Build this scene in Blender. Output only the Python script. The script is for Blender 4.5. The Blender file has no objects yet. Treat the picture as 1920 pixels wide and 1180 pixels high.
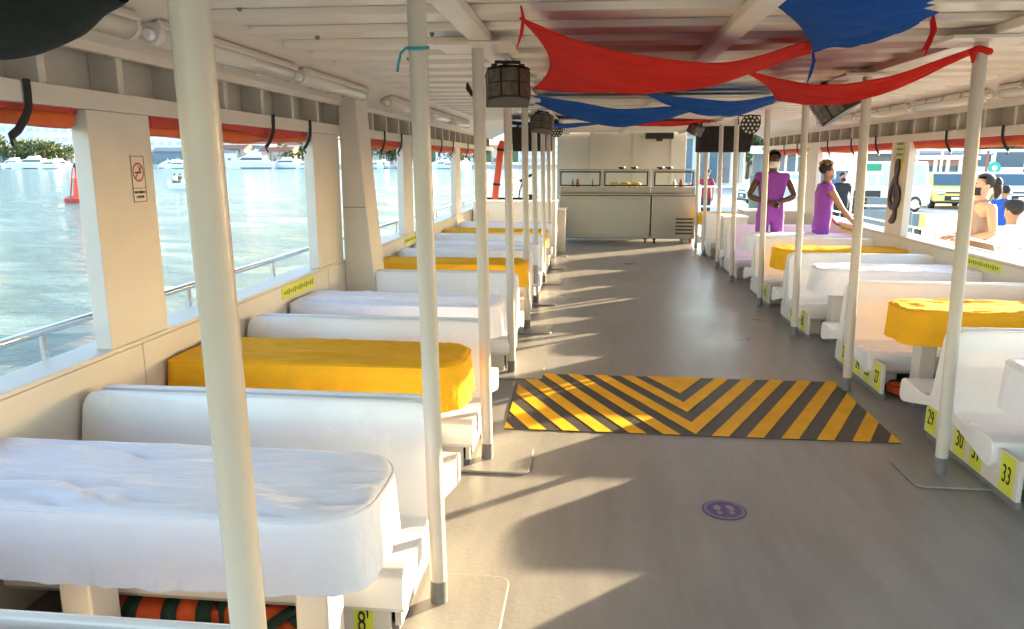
import bpy, bmesh, math, random
from mathutils import Vector, Matrix, noise
S = bpy.context.scene
COL = S.collection
R = math.radians
PI = math.pi
random.seed(7)

# ------------------------------------------------------------------ camera, sky, sun, exposure
cam = bpy.data.objects.new('camera', bpy.data.cameras.new('camera'))
COL.objects.link(cam)
cam.location = (0, 0, 1.7)
cam.rotation_euler = (R(90 - 11.585), 0, R(5.992))
cam.data.sensor_width = 36
cam.data.lens = 26.25
cam.data.clip_start = 0.05
cam.data.clip_end = 4000
S.camera = cam
SUN_EL, SUN_AZ = 12.2, 42.0            # azimuth measured from +X towards +Y
W = bpy.data.worlds.new('World'); S.world = W; W.use_nodes = True
wn = W.node_tree.nodes; wl = W.node_tree.links
sky = wn.new('ShaderNodeTexSky'); sky.sky_type = 'NISHITA'; sky.sun_disc = False
sky.sun_elevation = R(SUN_EL); sky.sun_rotation = R(90 - SUN_AZ)
sky.air_density = 1.15; sky.dust_density = 1.0; sky.ozone_density = 1.9
bg = wn['Background']; bg.inputs[1].default_value = 0.15
wl.new(sky.outputs[0], bg.inputs[0])
sd = bpy.data.lights.new('sun', 'SUN'); sd.energy = 4.0; sd.angle = R(0.6); sd.color = (1, 0.78, 0.48)
sun = bpy.data.objects.new('sun', sd); COL.objects.link(sun)
_d = Vector((math.cos(R(SUN_EL)) * math.cos(R(SUN_AZ)), math.cos(R(SUN_EL)) * math.sin(R(SUN_AZ)), math.sin(R(SUN_EL))))
sun.rotation_euler = (-_d).to_track_quat('-Z', 'Y').to_euler(); sun.location = (8, 8, 8)
S.view_settings.view_transform = 'Standard'
S.view_settings.look = 'None'
S.view_settings.gamma = 1
S.view_settings.use_curve_mapping = False
S.view_settings.exposure = 2.85
S.cycles.max_bounces = 10
S.cycles.diffuse_bounces = 6
S.cycles.glossy_bounces = 4

# ------------------------------------------------------------------ camera maths for measured positions
_p, _a = R(11.585), R(5.992)
_F = Vector((-math.sin(_a) * math.cos(_p), math.cos(_a) * math.cos(_p), -math.sin(_p)))
_R = Vector((math.cos(_a), math.sin(_a), 0)); _U = _R.cross(_F); _C = Vector((0, 0, 1.7))
def _ray(x, y): return _F + _R * ((x - 960) / 1400) + _U * ((590 - y) / 1400)
def atY(x, y, Y): r = _ray(x, y); return _C + r * (Y / r.y)
def atX(x, y, X): r = _ray(x, y); return _C + r * (X / r.x)
def atZ(x, y, Z): r = _ray(x, y); return _C + r * ((Z - 1.7) / r.z)
def atD(x, dep, z):
    "ground point seen in column x at depth dep along the level view direction"
    f = Vector((-math.sin(_a), math.cos(_a), 0)); k = (x - 960) / 1400 * math.cos(_p)
    p = (f + _R * k) * dep; p.z = z; return p

# ------------------------------------------------------------------ materials
MATS = {}
def mat(name, col, rough=0.5, metal=0.0, var=0.0, vscale=6.0, bump=0.0, bscale=60.0, col2=None, spec=0.5, trans=0.0, ior=1.45, sheen=0.0, emit=None, bstretch=None, coat=0.0, rvar=0.0, grime=0.0):
    if name in MATS: return MATS[name]
    m = bpy.data.materials.new(name); m.use_nodes = True
    n = m.node_tree.nodes; l = m.node_tree.links; b = n['Principled BSDF']
    b.inputs['Base Color'].default_value = (*col, 1); b.inputs['Roughness'].default_value = rough
    b.inputs['Metallic'].default_value = metal; b.inputs['Specular IOR Level'].default_value = spec
    b.inputs['IOR'].default_value = ior; b.inputs['Transmission Weight'].default_value = trans
    b.inputs['Sheen Weight'].default_value = sheen; b.inputs['Coat Weight'].default_value = coat
    if emit: b.inputs['Emission Color'].default_value = (*emit[0], 1); b.inputs['Emission Strength'].default_value = emit[1]
    tc = n.new('ShaderNodeTexCoord')
    src = None
    if var or col2:
        nz = n.new('ShaderNodeTexNoise'); nz.inputs['Scale'].default_value = vscale; nz.inputs['Detail'].default_value = 6
        nz.inputs['Roughness'].default_value = 0.62
        l.new(tc.outputs['Object'], nz.inputs['Vector'])
        cr = n.new('ShaderNodeValToRGB')
        cr.color_ramp.elements[0].position = 0.35; cr.color_ramp.elements[1].position = 0.68
        c2 = col2 or tuple(max(0, c * (1 - var)) for c in col)
        cr.color_ramp.elements[0].color = (*c2, 1); cr.color_ramp.elements[1].color = (*col, 1)
        l.new(nz.outputs[0], cr.inputs[0]); src = cr.outputs[0]
        if rvar:
            mr = n.new('ShaderNodeMapRange'); mr.inputs[3].default_value = rough - rvar; mr.inputs[4].default_value = rough + rvar
            mr.inputs[1].default_value = .3; mr.inputs[2].default_value = .7
            l.new(nz.outputs[0], mr.inputs[0]); l.new(mr.outputs[0], b.inputs['Roughness'])
    if grime:
        g = n.new('ShaderNodeTexNoise'); g.inputs['Scale'].default_value = 22; g.inputs['Detail'].default_value = 8; g.inputs['Roughness'].default_value = .75
        l.new(tc.outputs['Object'], g.inputs['Vector'])
        gr = n.new('ShaderNodeValToRGB'); gr.color_ramp.elements[0].position = .66; gr.color_ramp.elements[1].position = .80
        l.new(g.outputs[0], gr.inputs[0])
        gm = n.new('ShaderNodeMath'); gm.operation = 'MULTIPLY'; gm.inputs[1].default_value = grime; l.new(gr.outputs[0], gm.inputs[0])
        mx = n.new('ShaderNodeMixRGB'); mx.inputs[2].default_value = (col[0] * .45, col[1] * .38, col[2] * .3, 1); mx.inputs[1].default_value = (*col, 1)
        l.new(gm.outputs[0], mx.inputs[0])
        if src: l.new(src, mx.inputs[1])
        src = mx.outputs[0]
    if src: l.new(src, b.inputs['Base Color'])
    if bump:
        nb = n.new('ShaderNodeTexNoise'); nb.inputs['Scale'].default_value = bscale; nb.inputs['Detail'].default_value = 4
        if bstretch:
            mp = n.new('ShaderNodeMapping'); mp.inputs['Scale'].default_value = bstretch
            l.new(tc.outputs['Object'], mp.inputs[0]); l.new(mp.outputs[0], nb.inputs['Vector'])
        else: l.new(tc.outputs['Object'], nb.inputs['Vector'])
        bp = n.new('ShaderNodeBump'); bp.inputs['Strength'].default_value = bump; bp.inputs['Distance'].default_value = 0.02
        l.new(nb.outputs[0], bp.inputs['Height']); l.new(bp.outputs[0], b.inputs['Normal'])
    MATS[name] = m
    return m
M = {}
M['paint'] = mat('cream_paint', (.65, .60, .535), .42, var=.07, vscale=3, bump=.10, bscale=9, grime=.28)
M['ceil'] = mat('ceiling_paint', (.78, .72, .63), .33, var=.08, vscale=4, bump=.06, bscale=7, grime=.2)
M['pole'] = mat('pole_paint', (.57, .52, .455), .28, var=.06, vscale=9, bump=.10, bscale=30, grime=.22)
M['shell'] = mat('bench_gelcoat', (.84, .825, .805), .22, var=.05, vscale=5, bump=.06, bscale=9, coat=.15, grime=.12, rvar=.08)
M['grey'] = mat('grey_deck_paint', (.20, .195, .19), .4, var=.2, vscale=8, bump=.1, bscale=40)
M['dark'] = mat('black_gap', (.012, .012, .012), .7, var=.2)
M['black'] = mat('black_plastic', (.02, .02, .02), .4, var=.3, vscale=20)
M['blackcloth'] = mat('black_cloth', (.022, .019, .017), .9, var=.4, vscale=12, bump=.4, bscale=25)
M['white'] = mat('white_gloss', (.80, .80, .80), .3, var=.04)
M['steel'] = mat('stainless', (.27, .26, .245), .33, 1.0, var=.05, vscale=1.2)
M['chrome'] = mat('rail_metal', (.65, .65, .66), .2, 1.0, var=.1)
M['whitecloth'] = mat('white_cloth', (.82, .80, .86), .85, var=.05, vscale=5, bump=.45, bscale=9, bstretch=(1, 3.2, 2), sheen=.4)
M['yellowcloth'] = mat('yellow_cloth', (.90, .455, .022), .85, var=.08, vscale=5, bump=.45, bscale=9, bstretch=(1, 3.2, 2), spec=.15)
M['red'] = mat('red_drape', (.80, .042, .032), .8, var=.12, vscale=4, bump=.25, bscale=6, bstretch=(1, 5, 1), spec=.15)
M['blue'] = mat('blue_drape', (.022, .135, .56), .8, var=.15, vscale=4, bump=.25, bscale=6, bstretch=(1, 5, 1), spec=.15)
M['orange'] = mat('orange_curtain', (.72, .13, .02), .6, var=.15, vscale=6, bump=.5, bscale=7, bstretch=(1, .5, 3))
M['redcurtain'] = mat('red_curtain', (.50, .045, .02), .6, var=.2, vscale=6, bump=.3, bscale=7)
M['strap'] = mat('black_webbing', (.02, .02, .022), .7, var=.3, vscale=30)
M['lime'] = mat('lime_sticker', (.62, .66, .05), .45, var=.06)
M['olive'] = mat('olive_print', (.20, .17, .03), .6, var=.1)
M['ink'] = mat('black_print', (.015, .015, .015), .5, var=.1)
M['hazyel'] = mat('hazard_yellow', (.90, .47, .012), .6, spec=.25, var=.2, vscale=5, bump=.08, bscale=90, grime=.35)
M['hazdark'] = mat('hazard_black', (.055, .05, .048), .5, var=.3, vscale=7, bump=.06, bscale=90)
M['purplefloor'] = mat('purple_print', (.11, .075, .24), .5, var=.2, vscale=30)
M['purple'] = mat('purple_shirt', (.28, .055, .42), .8, var=.12, vscale=8, bump=.4, bscale=14, sheen=.2)
M['pink'] = mat('pink_trim', (.75, .10, .30), .7, var=.1)
M['jacket'] = mat('life_jacket_orange', (.66, .10, .025), .75, var=.2, vscale=12, bump=.4, bscale=20)
M['jgreen'] = mat('life_jacket_strap', (.012, .045, .035), .8, var=.2, vscale=20)
M['lens'] = mat('lens_glass', (.15, .125, .095), .15, var=.45, vscale=30, coat=.5)
M['diffuser'] = mat('tube_diffuser', (.72, .69, .62), .22, trans=.12, var=.04, vscale=8)
M['glass'] = mat('clear_glass', (.94, .97, .96), .03, trans=1.0, ior=1.2, var=.01)
M['carglass'] = mat('tinted_glass', (.08, .13, .17), .06, var=.1)
M['tyre'] = mat('tyre_rubber', (.02, .02, .02), .8, var=.2)
M['rim'] = mat('wheel_rim', (.55, .55, .56), .35, 1.0, var=.1)
M['taxi'] = mat('taxi_yellow', (.74, .64, .18), .3, var=.04, coat=.4)
M['carwhite'] = mat('car_white', (.78, .78, .77), .3, var=.03, coat=.4)
M['carsilver'] = mat('car_silver', (.48, .50, .52), .3, .4, var=.03, coat=.4)
M['redlight'] = mat('red_lamp', (.5, .02, .02), .3, var=.1)
M['skinD'] = mat('dark_skin', (.10, .048, .03), .5, var=.1)
M['skinM'] = mat('brown_skin', (.40, .20, .11), .5, var=.1)
M['skinL'] = mat('light_skin', (.55, .31, .19), .5, var=.1)
M['hair'] = mat('dark_hair', (.018, .012, .01), .6, var=.4, vscale=40, bump=.6, bscale=60)
M['hairblond'] = mat('blond_tipped_hair', (.42, .25, .08), .6, col2=(.06, .035, .018), vscale=18, bump=.6, bscale=50)
M['mask'] = mat('white_mask', (.78, .78, .78), .8, var=.05)
M['maskblue'] = mat('blue_mask', (.30, .48, .66), .8, var=.05)
M['clothblack'] = mat('black_clothes', (.022, .024, .028), .85, var=.3, bump=.3, bscale=20)
M['taupe'] = mat('taupe_top', (.27, .20, .16), .85, var=.15, bump=.3, bscale=20)
M['brownskirt'] = mat('brown_skirt', (.24, .155, .09), .85, var=.15, bump=.3, bscale=20)
M['shirtblue'] = mat('blue_shirt', (.02, .09, .42), .85, var=.15, bump=.3, bscale=20)
M['shirtwhite'] = mat('white_shirt', (.76, .76, .80), .85, var=.06, bump=.3, bscale=20)
M['maroon'] = mat('maroon_shirt', (.27, .03, .045), .85, var=.15, bump=.3, bscale=20)
M['jeans'] = mat('dark_trousers', (.03, .04, .07), .85, var=.2)
M['concrete'] = mat('quay_concrete', (.50, .48, .44), .85, var=.18, vscale=.6, bump=.2, bscale=12)
M['bldg'] = mat('white_render', (.74, .73, .70), .8, var=.08, vscale=.4)
M['bldgtan'] = mat('tan_render', (.58, .47, .36), .8, var=.1, vscale=.4)
M['bldggrey'] = mat('grey_cladding', (.26, .27, .28), .7, var=.2, vscale=1)
M['roofred'] = mat('roof_tile', (.34, .13, .075), .8, var=.2, vscale=2)
M['winglass'] = mat('window_glass', (.13, .20, .26), .12, var=.2)
M['leaf'] = mat('leaf_green', (.07, .105, .028), .65, col2=(.035, .062, .018), vscale=1.3)
M['leaflight'] = mat('leaf_light', (.12, .14, .035), .65, col2=(.06, .085, .022), vscale=1.3)
M['palm'] = mat('palm_green', (.075, .115, .035), .6, col2=(.05, .07, .02), vscale=2)
M['bark'] = mat('bark', (.14, .10, .07), .9, var=.3, vscale=6)
M['hillmat'] = mat('hill_scrub', (.085, .115, .045), .9, col2=(.05, .08, .03), vscale=.05)
M['buoyred'] = mat('buoy_red', (.55, .07, .04), .5, var=.15, vscale=4)
M['greenbox'] = mat('green_panel', (.03, .30, .16), .5, var=.1)
M['teal'] = mat('teal_sign', (.04, .38, .30), .4, var=.05)
M['slate'] = mat('chalkboard', (.035, .05, .065), .7, var=.25, vscale=10)
M['skyblue'] = mat('pale_blue_paint', (.25, .50, .68), .5, var=.08)
M['bluegrey'] = mat('blue_grey_panel', (.14, .21, .26), .5, var=.1)
M['floatred'] = mat('rescue_float', (.62, .085, .045), .5, var=.12, vscale=6)
M['teak'] = mat('warm_wood', (.36, .19, .09), .5, var=.2, vscale=9)
M['clef'] = mat('clef_brown', (.028, .02, .015), .4, var=.25, vscale=14)
M['poster'] = mat('poster_green', (.60, .58, .28), .6, col2=(.42, .48, .22), vscale=9)
M['signwhite'] = mat('sign_white', (.70, .62, .56), .5, var=.03)
M['signred'] = mat('sign_red', (.42, .06, .05), .5, var=.05)
M['cyan'] = mat('teal_cord', (.02, .30, .38), .6, var=.1)
M['brown_brick'] = mat('brick_red', (.42, .14, .08), .8, var=.2)
M['kioskwall'] = mat('kiosk_render', (.52, .30, .22), .8, var=.25, vscale=2)
M['washedglass'] = mat('washed_out_glass', (.52, .57, .60), .3, var=.15)  # paler glass: distance haze and bright wash-out painted into the colour
M['fruit'] = mat('yellow_food', (.70, .55, .06), .5, var=.2, vscale=30)
# deck: worn grey epoxy
def deck_mat():
    m = bpy.data.materials.new('deck_epoxy'); m.use_nodes = True; n = m.node_tree.nodes; l = m.node_tree.links; b = n['Principled BSDF']
    tc = n.new('ShaderNodeTexCoord')
    n1 = n.new('ShaderNodeTexNoise'); n1.inputs['Scale'].default_value = .9; n1.inputs['Detail'].default_value = 8; n1.inputs['Roughness'].default_value = .65
    n2 = n.new('ShaderNodeTexNoise'); n2.inputs['Scale'].default_value = 45; n2.inputs['Detail'].default_value = 6
    n3 = n.new('ShaderNodeTexNoise'); n3.inputs['Scale'].default_value = 7; n3.inputs['Detail'].default_value = 9; n3.inputs['Roughness'].default_value = .75
    for k in (n1, n2, n3): l.new(tc.outputs['Object'], k.inputs['Vector'])
    r1 = n.new('ShaderNodeValToRGB'); r1.color_ramp.elements[0].position = .15; r1.color_ramp.elements[1].position = .85
    r1.color_ramp.elements[0].color = (.235, .23, .222, 1); r1.color_ramp.elements[1].color = (.31, .305, .297, 1); l.new(n1.outputs[0], r1.inputs[0])
    r3 = n.new('ShaderNodeValToRGB'); r3.color_ramp.elements[0].position = .60; r3.color_ramp.elements[1].position = .78; l.new(n3.outputs[0], r3.inputs[0])
    mx = n.new('ShaderNodeMixRGB'); mx.inputs[2].default_value = (.14, .13, .12, 1)
    k = n.new('ShaderNodeMath'); k.operation = 'MULTIPLY'; k.inputs[1].default_value = .10; l.new(r3.outputs[0], k.inputs[0])
    l.new(k.outputs[0], mx.inputs[0]); l.new(r1.outputs[0], mx.inputs[1]); n4 = n.new('ShaderNodeTexNoise'); n4.inputs['Scale'].default_value = 3.0; n4.inputs['Detail'].default_value = 9; n4.inputs['Roughness'].default_value = .7
    m4 = n.new('ShaderNodeMapping'); m4.inputs['Scale'].default_value = (2.2, .35, 1); l.new(tc.outputs['Object'], m4.inputs[0]); l.new(m4.outputs[0], n4.inputs['Vector'])
    r4 = n.new('ShaderNodeValToRGB'); r4.color_ramp.elements[0].position = .3; r4.color_ramp.elements[1].position = .7; r4.color_ramp.elements[0].color = (.80, .79, .77, 1); r4.color_ramp.elements[1].color = (1.06, 1.06, 1.06, 1); l.new(n4.outputs[0], r4.inputs[0])
    mm = n.new('ShaderNodeMixRGB'); mm.blend_type = 'MULTIPLY'; mm.inputs[0].default_value = 1; l.new(r1.outputs[0], mm.inputs[1]); l.new(r4.outputs[0], mm.inputs[2])
    n5 = n.new('ShaderNodeTexNoise'); n5.inputs['Scale'].default_value = 16; n5.inputs['Detail'].default_value = 10; n5.inputs['Roughness'].default_value = .8; m5 = n.new('ShaderNodeMapping'); m5.inputs['Scale'].default_value = (1, .5, 1); m5.inputs['Rotation'].default_value = (0, 0, .6); l.new(tc.outputs['Object'], m5.inputs[0]); l.new(m5.outputs[0], n5.inputs['Vector'])
    r5 = n.new('ShaderNodeValToRGB'); r5.color_ramp.elements[0].position = .62; r5.color_ramp.elements[1].position = .74; r5.color_ramp.elements[1].color = (.25, .25, .25, 1); l.new(n5.outputs[0], r5.inputs[0])
    mx.inputs[2].default_value = (.12, .11, .10, 1); l.new(r5.outputs[0], mx.inputs[0]); l.new(mm.outputs[0], mx.inputs[1]); l.new(mx.outputs[0], b.inputs['Base Color'])
    mr = n.new('ShaderNodeMapRange'); mr.inputs[1].default_value = .1; mr.inputs[2].default_value = .9; mr.inputs[3].default_value = .20; mr.inputs[4].default_value = .46
    l.new(n1.outputs[0], mr.inputs[0]); l.new(mr.outputs[0], b.inputs['Roughness'])
    bp = n.new('ShaderNodeBump'); bp.inputs['Strength'].default_value = .12; bp.inputs['Distance'].default_value = .01
    ad = n.new('ShaderNodeMath'); ad.operation = 'ADD'; l.new(n2.outputs[0], ad.inputs[0])
    l.new(ad.outputs[0], bp.inputs['Height']); l.new(bp.outputs[0], b.inputs['Normal'])
    return m
def water_mat():
    m = bpy.data.materials.new('harbour_water'); m.use_nodes = True; n = m.node_tree.nodes; l = m.node_tree.links; b = n['Principled BSDF']
    b.inputs['Base Color'].default_value = (.095, .18, .195, 1); b.inputs['Roughness'].default_value = .12; b.inputs['IOR'].default_value = 1.33
    tc = n.new('ShaderNodeTexCoord'); mp = n.new('ShaderNodeMapping'); mp.inputs['Scale'].default_value = (1, 1.7, 1); mp.inputs['Rotation'].default_value = (0, 0, R(20))
    l.new(tc.outputs['Object'], mp.inputs[0])
    n1 = n.new('ShaderNodeTexNoise'); n1.inputs['Scale'].default_value = .9; n1.inputs['Detail'].default_value = 8; n1.inputs['Roughness'].default_value = .65
    l.new(mp.outputs[0], n1.inputs['Vector'])
    bp = n.new('ShaderNodeBump'); bp.inputs['Strength'].default_value = 1.0; bp.inputs['Distance'].default_value = .7
    l.new(n1.outputs[0], bp.inputs['Height']); l.new(bp.outputs[0], b.inputs['Normal'])
    return m
for k_ in ('red', 'blue'):
    nt = M[k_].node_tree; out = nt.nodes['Material Output']; pb = nt.nodes['Principled BSDF']; tr = nt.nodes.new('ShaderNodeBsdfTranslucent'); ms = nt.nodes.new('ShaderNodeMixShader'); ms.inputs[0].default_value = .35
    sc = pb.inputs['Base Color'].links[0].from_socket; nt.links.new(sc, tr.inputs[0])
    nt.links.new(pb.outputs[0], ms.inputs[1]); nt.links.new(tr.outputs[0], ms.inputs[2]); nt.links.new(ms.outputs[0], out.inputs[0])
M['deck'] = deck_mat(); M['water'] = water_mat()

# ------------------------------------------------------------------ mesh helpers
class MB:
    def __init__(s): s.v = []; s.f = []; s.mi = []; s.M = Matrix(); s.k = 0
    def add(s, vs, fs, mi=None):
        o = len(s.v); s.v += [s.M @ Vector(p) for p in vs]; s.f += [tuple(i + o for i in f) for f in fs]; s.mi += [s.k if mi is None else mi] * len(fs); return s
    def box(s, x0, x1, y0, y1, z0, z1, mi=None):
        v = [(x, y, z) for z in (z0, z1) for y in (y0, y1) for x in (x0, x1)]
        return s.add(v, [(0, 2, 3, 1), (4, 5, 7, 6), (0, 1, 5, 4), (1, 3, 7, 5), (3, 2, 6, 7), (2, 0, 4, 6)], mi)
    def cyl(s, p0, p1, r0, r1=None, n=14, mi=None):
        return s.tube([p0, p1], [r0, r0 if r1 is None else r1], n, mi)
    def tube(s, pts, r, n=10, mi=None, flat=1.0):
        pts = [Vector(p) for p in pts]; rs = r if isinstance(r, (list, tuple)) else [r] * len(pts)
        vs = []; fs = []; up = None
        for i, p in enumerate(pts):
            t = (pts[min(i + 1, len(pts) - 1)] - pts[max(i - 1, 0)]).normalized()
            if up is None:
                up = Vector((0, 0, 1)) if abs(t.z) < .9 else Vector((1, 0, 0))
            a = t.cross(up); a = a.normalized() if a.length > 1e-6 else Vector((1, 0, 0)); b = a.cross(t).normalized(); up = b
            for k in range(n):
                c = 2 * PI * k / n; vs.append(p + a * math.cos(c) * rs[i] + b * math.sin(c) * rs[i] * flat)
        for i in range(len(pts) - 1):
            for k in range(n):
                q = (k + 1) % n; fs.append((i * n + k, i * n + q, (i + 1) * n + q, (i + 1) * n + k))
        fs.append(tuple(range(n - 1, -1, -1))); fs.append(tuple(range((len(pts) - 1) * n, len(pts) * n)))
        return s.add(vs, fs, mi)
    def prism(s, poly, axis, a, b, mi=None):
        n = len(poly)
        def P(u, w, c): return {'x': (c, u, w), 'y': (u, c, w), 'z': (u, w, c)}[axis]
        vs = [P(u, w, a) for u, w in poly] + [P(u, w, b) for u, w in poly]
        fs = [tuple(range(n - 1, -1, -1)), tuple(range(n, 2 * n))] + [(i, (i + 1) % n, n + (i + 1) % n, n + i) for i in range(n)]
        return s.add(vs, fs, mi)
    def grid(s, fn, nu, nv, mi=None, thick=0.0):
        vs = [Vector(fn(i / nu, j / nv)) for j in range(nv + 1) for i in range(nu + 1)]
        w = nu + 1; fs = [(j * w + i, j * w + i + 1, (j + 1) * w + i + 1, (j + 1) * w + i) for j in range(nv) for i in range(nu)]
        return s.add(vs, fs, mi)
    def lathe(s, prof, n=20, mi=None):
        vs = [(r * math.cos(2 * PI * k / n), r * math.sin(2 * PI * k / n), z) for r, z in prof for k in range(n)]
        fs = [(i * n + k, i * n + (k + 1) % n, (i + 1) * n + (k + 1) % n, (i + 1) * n + k) for i in range(len(prof) - 1) for k in range(n)]
        fs += [tuple(range(n - 1, -1, -1)), tuple(range((len(prof) - 1) * n, len(prof) * n))]
        return s.add(vs, fs, mi)
    def ball(s, c, r, n=12, m=8, mi=None):
        r = r if isinstance(r, (tuple, list)) else (r, r, r)
        vs = [(c[0] + r[0] * math.sin(PI * j / m) * math.cos(2 * PI * k / n), c[1] + r[1] * math.sin(PI * j / m) * math.sin(2 * PI * k / n), c[2] + r[2] * math.cos(PI * j / m)) for j in range(1, m) for k in range(n)]
        fs = [(j * n + k, (j + 1) * n + k, (j + 1) * n + (k + 1) % n, j * n + (k + 1) % n) for j in range(m - 2) for k in range(n)]
        t = len(vs); vs += [(c[0], c[1], c[2] + r[2]), (c[0], c[1], c[2] - r[2])]
        fs += [(t, k, (k + 1) % n) for k in range(n)] + [(t + 1, (m - 2) * n + (k + 1) % n, (m - 2) * n + k) for k in range(n)]
        return s.add(vs, fs, mi)
    def build(s, name, mats, parent=None, smooth=False, bevel=0.0, solid=0.0):
        me = bpy.data.meshes.new(name); me.from_pydata([tuple(p) for p in s.v], [], s.f); me.validate()
        for m in (mats if isinstance(mats, (list, tuple)) else [mats]): me.materials.append(m)
        if len(me.polygons) == len(s.mi): me.polygons.foreach_set('material_index', s.mi)
        o = bpy.data.objects.new(name, me); COL.objects.link(o); o.parent = parent
        bm = bmesh.new(); bm.from_mesh(me); bmesh.ops.recalc_face_normals(bm, faces=bm.faces); bm.to_mesh(me); bm.free()
        if smooth:
            me.polygons.foreach_set('use_smooth', [True] * len(me.polygons))
            me.set_sharp_from_angle(angle=R(smooth if smooth is not True else 40))
        if solid:
            q = o.modifiers.new('s', 'SOLIDIFY'); q.thickness = solid; q.offset = 0
        if bevel:
            q = o.modifiers.new('b', 'BEVEL'); q.width = bevel; q.segments = 2; q.limit_method = 'ANGLE'; q.angle_limit = R(40)
        return o
def tag(o, label, cat, group=None, kind=None):
    if label: o['label'] = label
    if cat: o['category'] = cat
    if group: o['group'] = group
    if kind: o['kind'] = kind
    return o
def thing(name, label, cat, loc=(0, 0, 0), rotz=0, group=None):
    o = bpy.data.objects.new(name, None); COL.objects.link(o); o.location = loc; o.rotation_euler = (0, 0, rotz); o.empty_display_size = .1
    return tag(o, label, cat, group)
def dup(root, loc, label, rotz=None, group=None):
    def cp(o, par):
        c = o.copy(); COL.objects.link(c); c.parent = par
        for ch in list(o.children): cp(ch, c)
        return c
    c = cp(root, None); c.location = loc; c['label'] = label
    if rotz is not None: c.rotation_euler = (0, 0, rotz)
    if group: c['group'] = group
    return c
_TX = {}
def text_mb(txt, size, depth=.0015):
    cu = bpy.data.curves.new('t', 'FONT'); cu.body = txt; cu.size = size; cu.align_x = 'CENTER'; cu.align_y = 'CENTER'; cu.extrude = depth; cu.resolution_u = 3
    o = bpy.data.objects.new('t', cu); COL.objects.link(o); bpy.context.view_layer.update()
    me = bpy.data.meshes.new_from_object(o.evaluated_get(bpy.context.evaluated_depsgraph_get()))
    bpy.data.objects.remove(o); bpy.data.curves.remove(cu); return me
def text_obj(name, txt, size, m, parent, loc, rot, sx=1.0):
    me = text_mb(txt, size); me.materials.clear(); me.materials.append(m)
    o = bpy.data.objects.new(name, me); COL.objects.link(o); o.parent = parent; o.location = loc; o.rotation_euler = rot; o.scale = (sx, 1, 1); return o
def clip(poly, inside, cross):
    out = []
    for i, p in enumerate(poly):
        q = poly[(i + 1) % len(poly)]
        if inside(p): out.append(p)
        if inside(p) != inside(q): out.append(cross(p, q))
    return out

CX, HW = 0.69, 2.83                    # boat centre line and half width at the inner wall face
def mx(s, d): return CX + s * d        # s=-1 port (left), +1 starboard (right)

# ------------------------------------------------------------------ setting: water, quay, shore, deck
wb = MB()
def wfn(u, v):
    x = 62 - 962 * u ** 3 if u > .25 else 62 - 962 * (.25 ** 3) * (u / .25); y = -30 + 40 * v if v < .3 else -18 + 918 * ((v - .3) / .7) ** 2.3
    d = math.hypot(x, y); k = max(0, 1 - d / 170)
    h = (noise.noise(Vector((x * .30, y * .55, 1))) * .13 + noise.noise(Vector((x * .8, y * 1.5, 5))) * .07) * k if k > 0 and x < 4 else 0
    return (x, y, -.9 + h)
wb.grid(wfn, 300, 420)
tag(wb.build('water', M['water'], smooth=True), None, None, kind='structure')
q = MB(); q.prism([(3.98, -60), (400, -60), (400, 600), (60, 330), (3.98, 130)], 'z', -3, -.25)
tag(q.build('quay', M['concrete'], bevel=.04), None, None, kind='structure')
def shore():
    b = MB(); a = [atD(x, 287, 0) for x in (-900, 700, 1250)]; c = [atD(x, 900, 0) for x in (1250, -900)]
    b.prism([(p.x, p.y) for p in a + c], 'z', -3, .6); tag(b.build('far_shore', M['concrete']), None, None, kind='structure')
shore()
def hill(pts, name, z0):
    b = MB()
    def fn(u, v):
        i = min(int(u * (len(pts) - 1)), len(pts) - 2); t = u * (len(pts) - 1) - i
        t = t * t * (3 - 2 * t)
        p = pts[i][0].lerp(pts[i + 1][0], t); h = pts[i][1] * (1 - t) + pts[i + 1][1] * t
        d = Vector((p.x, p.y, 0)).normalized()
        w = math.sin(PI * min(1, v)) ** .8
        n = noise.noise(Vector((u * 14, v * 5, z0))) * .18 + noise.noise(Vector((u * 50, v * 17, z0))) * .07
        return Vector((p.x, p.y, 0)) + d * v * 160 + Vector((0, 0, z0 + h * w * (1 + n)))
    b.grid(fn, 90, 14); return tag(b.build(name, M['hillmat'], smooth=60), None, None, kind='structure')
hill([(atD(x, 900, 0), h) for x, h in ((-500, 20), (-100, 26), (250, 20), (500, 34), (800, 26), (1200, 20))], 'hills', -1)
hill([(atD(x, 210, 0), h) for x, h in ((1150, 4), (1350, 8), (1600, 9), (1850, 15), (2100, 18), (2500, 8))], 'hills', -1)

dk = MB(); dk.box(mx(-1, 3.02), mx(1, 3.02), -2.6, 24, -.12, 0)
tag(dk.build('deck_floor', M['deck']), None, None, kind='structure')
hl = MB(); hl.box(mx(-1, 3.0), mx(1, 3.0), -2.58, 23.9, -1.6, -.125)
tag(hl.build('hull', M['white']), 'white hull of the tour boat below the deck', 'hull')

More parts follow.
